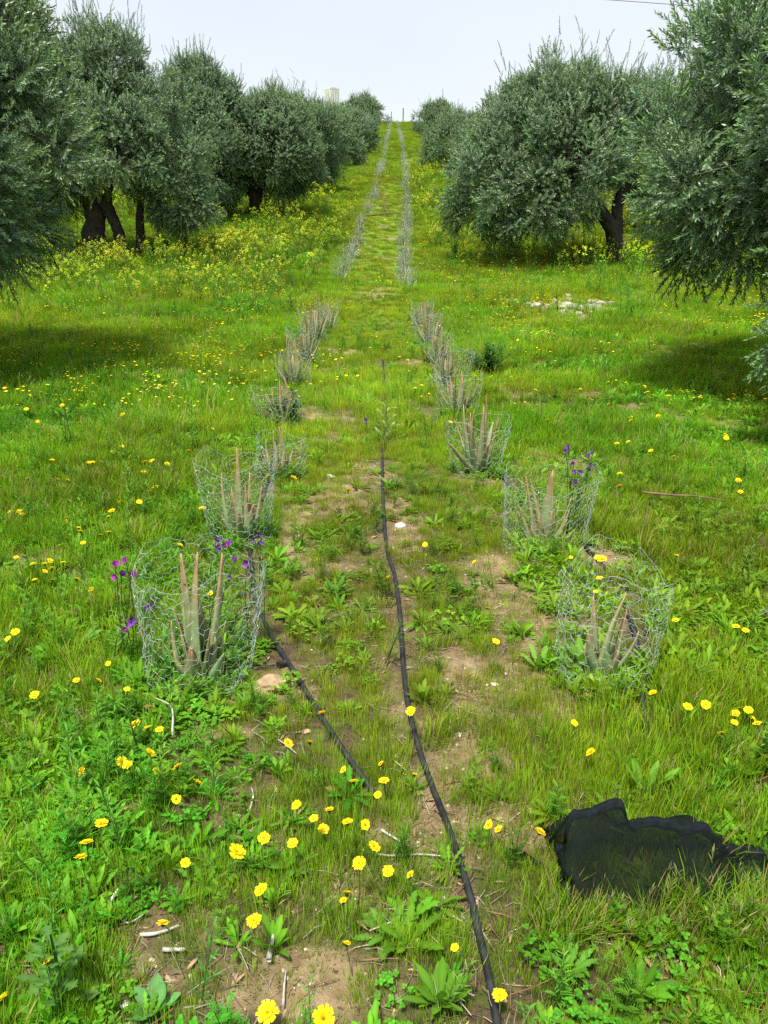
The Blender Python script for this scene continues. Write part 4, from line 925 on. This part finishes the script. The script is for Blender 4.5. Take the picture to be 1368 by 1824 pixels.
weed_thing('bushy_weed', 812, 455, bush(20, .35, .8, (.05, .12, .02), (.08, .18, .03)), 'dark sapling-like weed between the right row and the broad olive', 1.2)
for (px, py, s, lb) in [(572,405,1.9,'tall mustard bush covered in yellow flowers below the left olives'),(420,478,1.3,'single tall mustard stem cluster before the left trunks'),(875,372,1.6,'mustard bush on the hillside between lane and broad olive')]:
    p = on_ground(px, py); mb = mustard(.8, 22, 10, .013, 60); o = mb.obj('mustard_bush', M_PLANT, loc=(p.x, p.y, float(gz(p.x, p.y)))); o.scale = (s*1.1, s*1.1, s*.9); tag(o, lb, 'mustard')

# ------------------------------------------------------------------ shade net
RG = [(988,1566),(993,1550),(996,1515),(1008,1478),(1030,1452),(1062,1442),(1100,1448),(1138,1466),(1180,1459),(1235,1466),(1272,1486),(1292,1510),(1306,1532),(1335,1540),(1372,1552),(1420,1575),(1470,1590)]
dn = on_ground(1150, 1590).y+.07; rp = [at_d(x, y, dn+.01*math.sin(i*1.7)) for i, (x, y) in enumerate(RG)]
rp = smooth(rp, 6); nU = len(rp); rows = []; nV = 22
for i, p in enumerate(rp):
    g = float(gz(p.x, p.y, False)); p.z = max(p.z, g+.05+.006*math.sin(i*.23)); h = p.z-g; row = []; f1 = .05+.09*min(1, h/.08)+.02*math.sin(i*.35); f2 = .03+.15*min(1, h/.08)+.02*math.sin(i*.22+1)
    for j in range(nV+1):
        t = j/nV
        if t < .5: q = t/.5; dy = -f1*(1-q)*(1.0); hh = h*(q**.75)
        else: q = (1-t)/.5; dy = f2*(1-q); hh = h*(q**1.1)
        x = p.x+.012*math.sin(j*.9+i*.3); y = p.y+dy
        wr = (float(fbm(x*16, y*16+t*3, 5, 3))-.5)*.06*math.sin(math.pi*t)+.010*math.sin(i*.55+3*t)*math.sin(math.pi*t)
        row.append(Vector((x+wr*.5, y+wr*.6, float(gz(x, y, False))+.006+hh+wr*(.6 if .08 < t < .92 else 0))))
    rows.append(row)
mnet, N, L = newmat('shade_cloth'); o_ = N.new('ShaderNodeOutputMaterial'); d1 = N.new('ShaderNodeBsdfPrincipled'); d1.inputs['Base Color'].default_value = (.006, .009, .0085, 1); d1.inputs['Roughness'].default_value = .9; d1.inputs['Specular IOR Level'].default_value = .08
tr = N.new('ShaderNodeBsdfTransparent'); ms = N.new('ShaderNodeMixShader'); tcx = N.new('ShaderNodeTexCoord'); nn = N.new('ShaderNodeTexNoise'); nn.inputs['Scale'].default_value = 9
mpr = N.new('ShaderNodeMapRange'); mpr.inputs[1].default_value = .35; mpr.inputs[2].default_value = .65; mpr.inputs[3].default_value = .55; mpr.inputs[4].default_value = .84
L.new(tcx.outputs['Object'], nn.inputs[0]); L.new(nn.outputs[0], mpr.inputs[0]); L.new(mpr.outputs[0], ms.inputs[0]); L.new(tr.outputs[0], ms.inputs[1]); L.new(d1.outputs[0], ms.inputs[2]); L.new(ms.outputs[0], o_.inputs[0])
M_HEM = solid_mat('folded_net', (.006, .009, .011), .8, noise=.5, scale=60, bump=.6, spec=.12)
netr = empty('shade_net', rows[nU//2][0], 'crumpled black shade net draped over grass in two humps', 'shade net')
off = Vector(netr.location)
mb = MB(); mb.add([p-off for r_ in rows for p in r_], [(i*(nV+1)+j, i*(nV+1)+j+1, (i+1)*(nV+1)+j+1, (i+1)*(nV+1)+j) for i in range(nU-1) for j in range(nV)], (0, 0, 0)); mb.obj('cloth', mnet, netr)
mb = MB(); hp = [r_[nV//2]-off for r_ in rows]; rr = random.Random(4)
for i in range(nU-1):
    a, b = hp[i], hp[i+1]
    w1 = .011+.003*math.sin(i*.4); w2 = .011+.003*math.sin((i+1)*.4)
    mb.add([a+Vector((0, -.011, -w1*1.3)), a+Vector((0, -.007, .003)), a+Vector((0, .008, .004)), a+Vector((0, .018, -w1)), b+Vector((0, -.011, -w2*1.3)), b+Vector((0, -.007, .003)), b+Vector((0, .008, .004)), b+Vector((0, .018, -w2))],
           [(0, 1, 5, 4), (1, 2, 6, 5), (2, 3, 7, 6)], (0, 0, 0))
mb.obj('folded_hem', M_HEM, netr)
mb = MB(); e = [r_[0]-off for r_ in rows]; tube(mb, e, [.005+.003*abs(math.sin(i*.5)) for i in range(nU)], 5); mb.obj('front_edge', M_HEM, netr)
p = on_ground(890, 1520); q = on_ground(980, 1562); mb = MB()
tube(mb, smooth([p+Vector((0, 0, .012)), p.lerp(q, .5)+Vector((0, .015, .02)), q+Vector((0, 0, .015))], 5), [.004+.005*abs(math.sin(i)) for i in range(11)], 6); tag(mb.obj('net_scrap', M_HEM), 'twisted black net scrap lying between the middle hose and the shade net', 'net scrap')

# ------------------------------------------------------------------ stones, chips, sticks, rubble
def stone(px, py, r, label, sd_, col=(.46, .36, .23), flat=.6, sub=3, group=None, name='stone', rough=.45, dz=0.3):
    p = on_ground(px, py); o = blob(r, sd_, sub, flat, rough, col).obj(name, M_ROCK, smooth=False, loc=(p.x, p.y, float(gz(p.x, p.y))+r*flat*dz)); o.rotation_euler = (U(-.2, .2), U(-.2, .2), U(-.5, .5)); tag(o, label, name.replace('_', ' '), group); return o
stone(480, 1228, .062, 'tan lump of rock beside the left hose at the nearest cage', 4, (.36, .255, .14), .62)
WH = (.68, .64, .60)
stone(712, 937, .030, 'broken pale chip lying right of the middle hose', 6, WH, .4, 2, name='pale_chip')
stone(278, 692, .055, 'flat white chip in the left grass', 7, WH, .3, 2, name='pale_chip')
stone(222, 1790, .010, 'small white chip left of the smooth broad-leaved plant', 8, WH, .5, 2, name='pale_chip')
stone(425, 1454, .007, 'tiny round white pebble in the lower left weeds', 9, WH, .8, 2, name='pale_chip')
stone(15, 1786, .012, 'pale stone at the front left corner', 10, WH, .5, 2, name='pale_chip')
stone(882, 1220, .016, 'pale chip on the bare strip right of the middle hose', 12, WH, .4, 2, name='pale_chip')
stone(817, 1309, .012, 'small pale chip beside the bare strip at centre right', 14, WH, .4, 2, name='pale_chip')
stone(600, 1052, .012, 'orange-tan pebble under the dark lush rosette', 15, (.5, .33, .2), .6, 2)
stone(545, 1305, .016, 'reddish pebble right of the left hose', 16, (.48, .3, .2), .6, 2)
stone(590, 850, .030, 'pale stone on bare soil right of the third left cage', 17, WH, .5, 2)
stone(565, 760, .030, 'small white stone on bare soil by the fourth left cage', 18, WH, .4, 2)
rs = [(940,546,.12),(955,550,.15),(962,543,.10),(905,540,.11),(918,541,.13),(932,540,.10),(990,540,.10),(1010,548,.16),(1022,556,.17),(1000,553,.13),(1035,552,.12),(1047,549,.11),(1055,543,.15),(1070,546,.14),(1090,549,.19),(1094,556,.12),(1075,560,.11),(1028,541,.12),(1015,538,.13),(1030,565,.14),(1040,572,.15),(1052,561,.10),(975,548,.10),(892,538,.10),(1120,558,.10),(1012,531,.12),(1018,560,.12),(1003,546,.11)]
for i, (px, py, r_) in enumerate(rs):
    stone(px, py, r_*.62, 'rough grey-white stone on the rubble patch in front of the broad olive', 30+i, [(.30, .28, .24), (.38, .36, .31), (.22, .20, .17)][i % 3], .6, 2, 'stones of the rubble patch', dz=.9)
# low heap of crushed rubble
c0_ = on_ground(1022, 548); mb = MB(); nn_ = 30; vs = []; cs = []
for i in range(nn_+1):
    for j in range(nn_+1):
        u_, v_ = i/nn_*2-1, j/nn_*2-1; x = c0_.x+u_*1.25; y = c0_.y+v_*1.5; d = math.hypot(u_, v_*1.05)+(float(fbm(x*2.5, y*2.5, 8, 3))-.5)*.9
        hh = max(0, .80-d)*.11+(float(fbm(x*9, y*9, 9, 3))-.5)*.10; vs.append((x, y, float(gz(x, y))+hh-.035+(-.1 if max(abs(u_), abs(v_)) > .98 else 0)-.06*max(0, d-.75))); g_ = U(.8, 1.15); cs.append((.30*g_, .27*g_, .22*g_))
mb.add(vs, [(i*(nn_+1)+j, (i+1)*(nn_+1)+j, (i+1)*(nn_+1)+j+1, i*(nn_+1)+j+1) for i in range(nn_) for j in range(nn_)], cs)
tag(mb.obj('rubble', M_ROCK), 'low pale heap of crushed rubble in the grass', kind='stuff')
def stick(pts_px, rad, label, col=(.42, .38, .33), lift=.012, name='stick', flat=False):
    pts = [on_ground(*q[:2])+Vector((0, 0, lift+(q[2] if len(q) > 2 else 0))) for q in pts_px]; mb = MB(); pts = smooth(pts, 4); n = len(pts)
    tube(mb, pts, [rad*(1-.5*i/n) for i in range(n)], 7, col, mulc(col, .8), rough=.35); return tag(mb.obj(name, M_TWIG), label, 'stick')
stick([(480,1722),(485,1690),(492,1660)], .0065, 'short weathered grey stick standing out of the weeds at the front', (.45, .42, .40), .02)
stick([(505,1800),(507,1760),(510,1735)], .003, 'thin grey stick on the sandy patch', (.38, .35, .32))
stick([(168,1645),(190,1622),(212,1590)], .006, 'split pale grey stick in the lower left weeds', (.50, .47, .42))
stick([(212,1642,0),(232,1650,0),(262,1637,.01)], .003, 'curved pale twig right of the split pale stick', (.5, .46, .4))
stick([(250,1672),(285,1668),(320,1655)], .005, 'weathered stick lying below the curved pale twig', (.42, .38, .34))
stick([(290,1698),(330,1698)], .006, 'flat piece of grey wood in the lower left weeds', (.46, .43, .4))
stick([(735,1590),(770,1615),(825,1650)], .004, 'long thin twig left of the middle hose', (.4, .36, .3))
stick([(680,1485),(700,1497),(730,1515)], .004, 'grey twig in the gap left of the middle hose', (.45, .42, .4))
stick([(640,1520),(690,1530),(745,1528),(800,1532)], .0035, 'long dry grey stem across the front middle litter', (.5, .46, .4))
stick([(445,1450),(452,1425),(448,1410)], .003, 'pale forked twig above the daisies at lower left', (.55, .52, .46), .015)
stick([(1140,905),(1190,910),(1240,913),(1290,922)], .007, 'thin brown branch lying in the right grass', (.16, .10, .06), .10)
stick([(1146,955),(1150,930),(1153,903)], .005, 'short red-brown dead stalk behind the nearest right cage', (.16, .07, .04), .05)
stick([(310,1335),(311,1300),(305,1282),(280,1270)], .0035, 'arched bare grey stem below the nearest left cage', (.42, .38, .36), .06)
for (pp, lb) in [([(690,385),(680,350),(668,335)], 'brown pruned branch leaning on the lane at the foot of the hill'), ([(715,375),(722,345),(716,318)], 'brown pruned branch standing right of the other on the lane'), ([(655,387),(700,382),(730,384)], 'brown branch lying flat across the lane')]:
    stick(pp, .028, lb, (.11, .075, .05), .05)

# ------------------------------------------------------------------ far things on the crest
T0 = at_d(591, 170, 186); gx, gy = T0.x, T0.y; g0 = float(gz(gx, gy)); top = at_d(591, 157, 186).z; hT = top-g0
root = empty('concrete_tower', (gx, gy, g0), 'square pale concrete tower rising behind the farthest left olive', 'tower', rz=R(38))
mb = MB(); w_ = 1.15
for i, z in enumerate([-.5, hT*.33, hT*.66, hT-.25]): pass
mb.add([(sx*w_, sy*w_, z) for z in (-.5, hT-.3) for sx, sy in ((-1, -1), (1, -1), (1, 1), (-1, 1))], [(0, 1, 5, 4), (1, 2, 6, 5), (2, 3, 7, 6), (3, 0, 4, 7)], (.60, .60, .58)); mb.obj('shaft', M_CONC, root, False)
for k in range(3):
    for sx, sy in ((-1, 0), (1, 0), (0, -1), (0, 1)):
        o_x = (k-1)*.62; mb = MB(); cx, cy2 = (sx*(w_+.04), o_x) if sx else (o_x, sy*(w_+.04)); 
        mb.add([(cx+a*.06, cy2+b*.06, z) for z in (-.5, hT-.3) for a, b in ((-1, -1), (1, -1), (1, 1), (-1, 1))], [(0, 1, 5, 4), (1, 2, 6, 5), (2, 3, 7, 6), (3, 0, 4, 7)], (.5, .5, .48)); mb.obj('rib', M_CONC, root, False)
mb = MB(); q = w_+.03; mb.add([(sx*q, sy*q, z) for z in (hT-.3, hT) for sx, sy in ((-1, -1), (1, -1), (1, 1), (-1, 1))], [(0, 1, 5, 4), (1, 2, 6, 5), (2, 3, 7, 6), (3, 0, 4, 7), (4, 5, 6, 7), (3, 2, 1, 0)], (.62, .62, .60)); mb.obj('cap', M_CONC, root, False)
for (px, h, r_, lb) in [(718, 3.2, .11, 'thicker dark post on the hill crest at the end of the lane'), (697, 2.6, .07, 'thin faint post on the hill crest left of the thicker one')]:
    p = at_d(px, 217, 168); z = float(gz(p.x, p.y)); mb = MB(); tube(mb, [(0, 0, -.3), (0, 0, h*.5), (0.02, 0, h)], [r_, r_*.9, r_*.8], 8, (.14, .11, .09)); tag(mb.obj('post', M_TWIG, loc=(p.x, p.y, z)), lb, 'post')
a_, b_ = at_d(1075, -1, 42), at_d(1240, 11, 42); dd = (b_-a_); mb = MB(); pts = [a_+dd*t for t in np.linspace(-6, 12, 40)]
tube(mb, pts, .014, 5, (.12, .08, .07)); tag(mb.obj('overhead_wire', M_TWIG), 'single thin overhead wire crossing the sky above the right olives', 'wire')
for (px, s, lb) in [(700,1.2,'small dark shrub on the crest line left of the thicker post'),(689,.9,'tiny shrub on the crest line beside the farthest left olive'),(722,1.1,'low shrub on the crest line beside the farthest right olive')]:
    p = at_d(px, 217, 163); mb = bush(30, .8, 1.0, (.05, .10, .03), (.08, .14, .04)); o = mb.obj('shrub', M_PLANT, loc=(p.x, p.y, float(gz(p.x, p.y)))); o.scale = (s, s, s*.8); tag(o, lb, 'shrub')

# ------------------------------------------------------------------ ground cover
def lane(x, y): return np.clip((.82+.0*y-np.abs(x-centre_x(y)))/.25, 0, 1)
def rowband(x, y): return np.clip(.30-np.abs(np.abs(x-centre_x(y))-.77), 0, 1)/.30
# grass, near
CAGED = [(o.location.x, o.location.y) for o in bpy.data.objects if o.name.startswith('aloe_plant') and o.location.y < 12]
def do_grass(name, n, y0, y1, pw, sc, label):
    x, y = sample(n, y0, y1, power=pw); b = bare(x, y); ln = lane(x, y); pp = pipe_near(x, y)
    pr = (1-b*.82)*np.where((b > .7) & (y > 12), .25, 1)*(1-.8*pp)*(.45+.55*patch(x, y, 5, 2.6, .35, .6)); ix = np.where(rng.random(len(x)) < ln*.80+.15, rng.integers(4, 7, len(x)), rng.integers(0, 4, len(x)))
    net = (x > .36) & (x < 1.25) & (y > dn-.26) & (y < dn-.11)
    tall = rng.random(len(x)) < np.where(ln > .5, .02, .12)*patch(x, y, 8, 1.2, .42, .6)+net*.6; ix = np.where(tall, rng.integers(7, 10, len(x)), ix)
    s = sc*rng.uniform(.55, 1.15, len(x))*(.7+.6*patch(x, y, 6, 1.0, .3, .7))*np.where(ln > .5, .80, 1); pr = np.where(net, 1, pr)
    for q in CAGED: pr = np.where((x-q[0])**2+(y-q[1])**2 < .10**2, pr*.35, pr)
    far = np.clip((y-9)/8, 0, 1); s = s*(1+.5*far*(1-ln))
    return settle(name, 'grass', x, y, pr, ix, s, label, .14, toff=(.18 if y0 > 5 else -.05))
do_grass('near_grass', 26000, .75, 6.5, .6, 1.0, 'mixed short green grass in tufts near the viewer')
do_grass('middle_grass', 44000, 6, 20, .5, 1.35, 'short green and yellowish grass round the aloe rows')
def do_weeds(name, n, y0, y1, pw, sc, label):
    x, y = sample(n, y0, y1, power=pw); b = bare(x, y); ln = lane(x, y); pp = pipe_near(x, y); N_ = len(x)
    pr = (1-b*.85)*(1-.9*pp)*(1-.72*ln)*(.35+.65*patch(x, y, 15, 1.6, .35, .6))
    u = rng.random(N_); px_ = patch(x, y, 25, 1.3, .42, .58); py_ = patch(x+20, y, 26, 1.1, .42, .58); rt = (x > .55)
    wts = np.stack([.8+1.2*px_, .18+1.6*rt*py_+.2*py_, .5+.9*(1-px_), .35+.9*(1-py_)*(~rt), .7+.6*px_*py_, .10+.22*(~rt)*py_], 1); wts /= wts.sum(1)[:, None]; cum = wts.cumsum(1)
    for q in CAGED: dq = (x-q[0])**2+(y-q[1])**2; pr = np.where(dq < .05**2, pr*.4, np.where(dq < .2**2, .9, pr))
    g = (u[:, None] > cum).sum(1); lo = np.array([0, 4, 7, 10, 13, 16])[g]; nn__ = np.array([4, 3, 3, 3, 3, 3])[g]; ix = lo+(rng.random(N_)*nn__).astype(int)
    s = sc*rng.uniform(.55, 1.2, N_)
    return settle(name, 'weed', x, y, pr, ix, s, label, .15, toff=(.05 if y0 > 5 else -.08))
do_weeds('near_weeds', 14000, .75, 6.5, .6, .82, 'low broad-leaved weeds and clover among the grass')
do_weeds('middle_weeds', 26000, 6, 21, .5, 1.05, 'green meadow weeds on both sides of the aloe rows')
x, y = sample(2600, .75, 11, power=1.0); settle('dead_litter', 'litter', x, y, .35+.5*patch(x, y, 45, 1.5, .45, .6), rng.integers(0, 4, len(x)), rng.uniform(.6, 1.2, len(x)), 'dry straw, bark and dead leaf litter on the soil', .05)
x, y = sample(9000, .75, 9, power=1.0); settle('pebbles', 'pebble', x, y, .12+.85*bare(x, y), rng.integers(0, 5, len(x)), rng.uniform(.25, 1.0, len(x))**1.5, 'small pebbles and clods on bare soil', .4)
# lush growth at and before the tree line
x, y = sample(26000, 15, 48, power=.0, k=.56, w0=.9); ix = rng.integers(0, 3, len(x)); ln = lane(x, y); ix = np.where(rng.random(len(x)) < .25+.4*ln, rng.integers(3, 5, len(x)), ix)
settle('hill_grass', 'sward', x, y, (1-bare(x, y)), ix, rng.uniform(.5, 1.2, len(x))*(1-.35*ln), 'taller meadow grass at the foot of the hill', .1, toff=.22)
x, y = sample(15000, 44, 172, power=.0, k=.56, w0=.9, xl=16); settle('crest_grass', 'sward', x, y, np.ones(len(x)), rng.integers(0, 5, len(x)), rng.uniform(.8, 2.2, len(x)), 'yellow-green grass on the slope up to the crest', .1, toff=.15)
# mustard belts
x, y = sample(36000, 12.5, 60, power=.0, k=.56, w0=.9)
fL = np.clip((-x-1.2-.0*y)/1.5, 0, 1)*np.clip((y-14)/3, 0, 1)*np.clip((27-y)/5, 0, 1); fR = np.clip((x-.9)/1.2, 0, 1)*np.clip((y-20)/5, 0, 1)*.55; fM = np.clip((-x-.9)/1, 0, 1)*np.clip((y-20)/4, 0, 1)*np.clip((44-y)/10, 0, 1)*.6
fR2 = np.clip((x-3)/1.2, 0, 1)*np.clip((y-16.5)/2, 0, 1)*np.clip((24-y)/3, 0, 1)*.5
pr = np.clip(fL*.75+fR+fM+fR2, 0, 1)*patch(x, y, 33, .35, .30, .55)*.9
settle('mustard_flowers', 'mustard', x, y, pr*.72, rng.integers(0, 6, len(x)), rng.uniform(.55, 1.05, len(x)), 'belt of yellow wild mustard in flower before the olives', .12, .4, 1)
x, y = sample(9000, 6.5, 40, power=.3); settle('far_yellow_flowers', 'mustard', x, y, .15+.6*patch(x, y, 37, .5, .42, .6)*(np.abs(x) > .9), rng.integers(6, 9, len(x)), rng.uniform(.7, 1.2, len(x)), 'tiny yellow flowers dotted through the middle meadow', .1, .45, 1)
# leafy undergrowth between the trees
x, y = sample(9000, 13, 48, power=.0); settle('undergrowth', 'weed', x, y, (np.abs(x) > 1.6)*patch(x, y, 55, .5, .4, .6)*.8, rng.choice([10, 11, 12, 13, 16, 17, 18, 7, 8], len(x)), rng.uniform(1.5, 2.6, len(x)), 'lush leafy undergrowth before the olive trunks', .15)
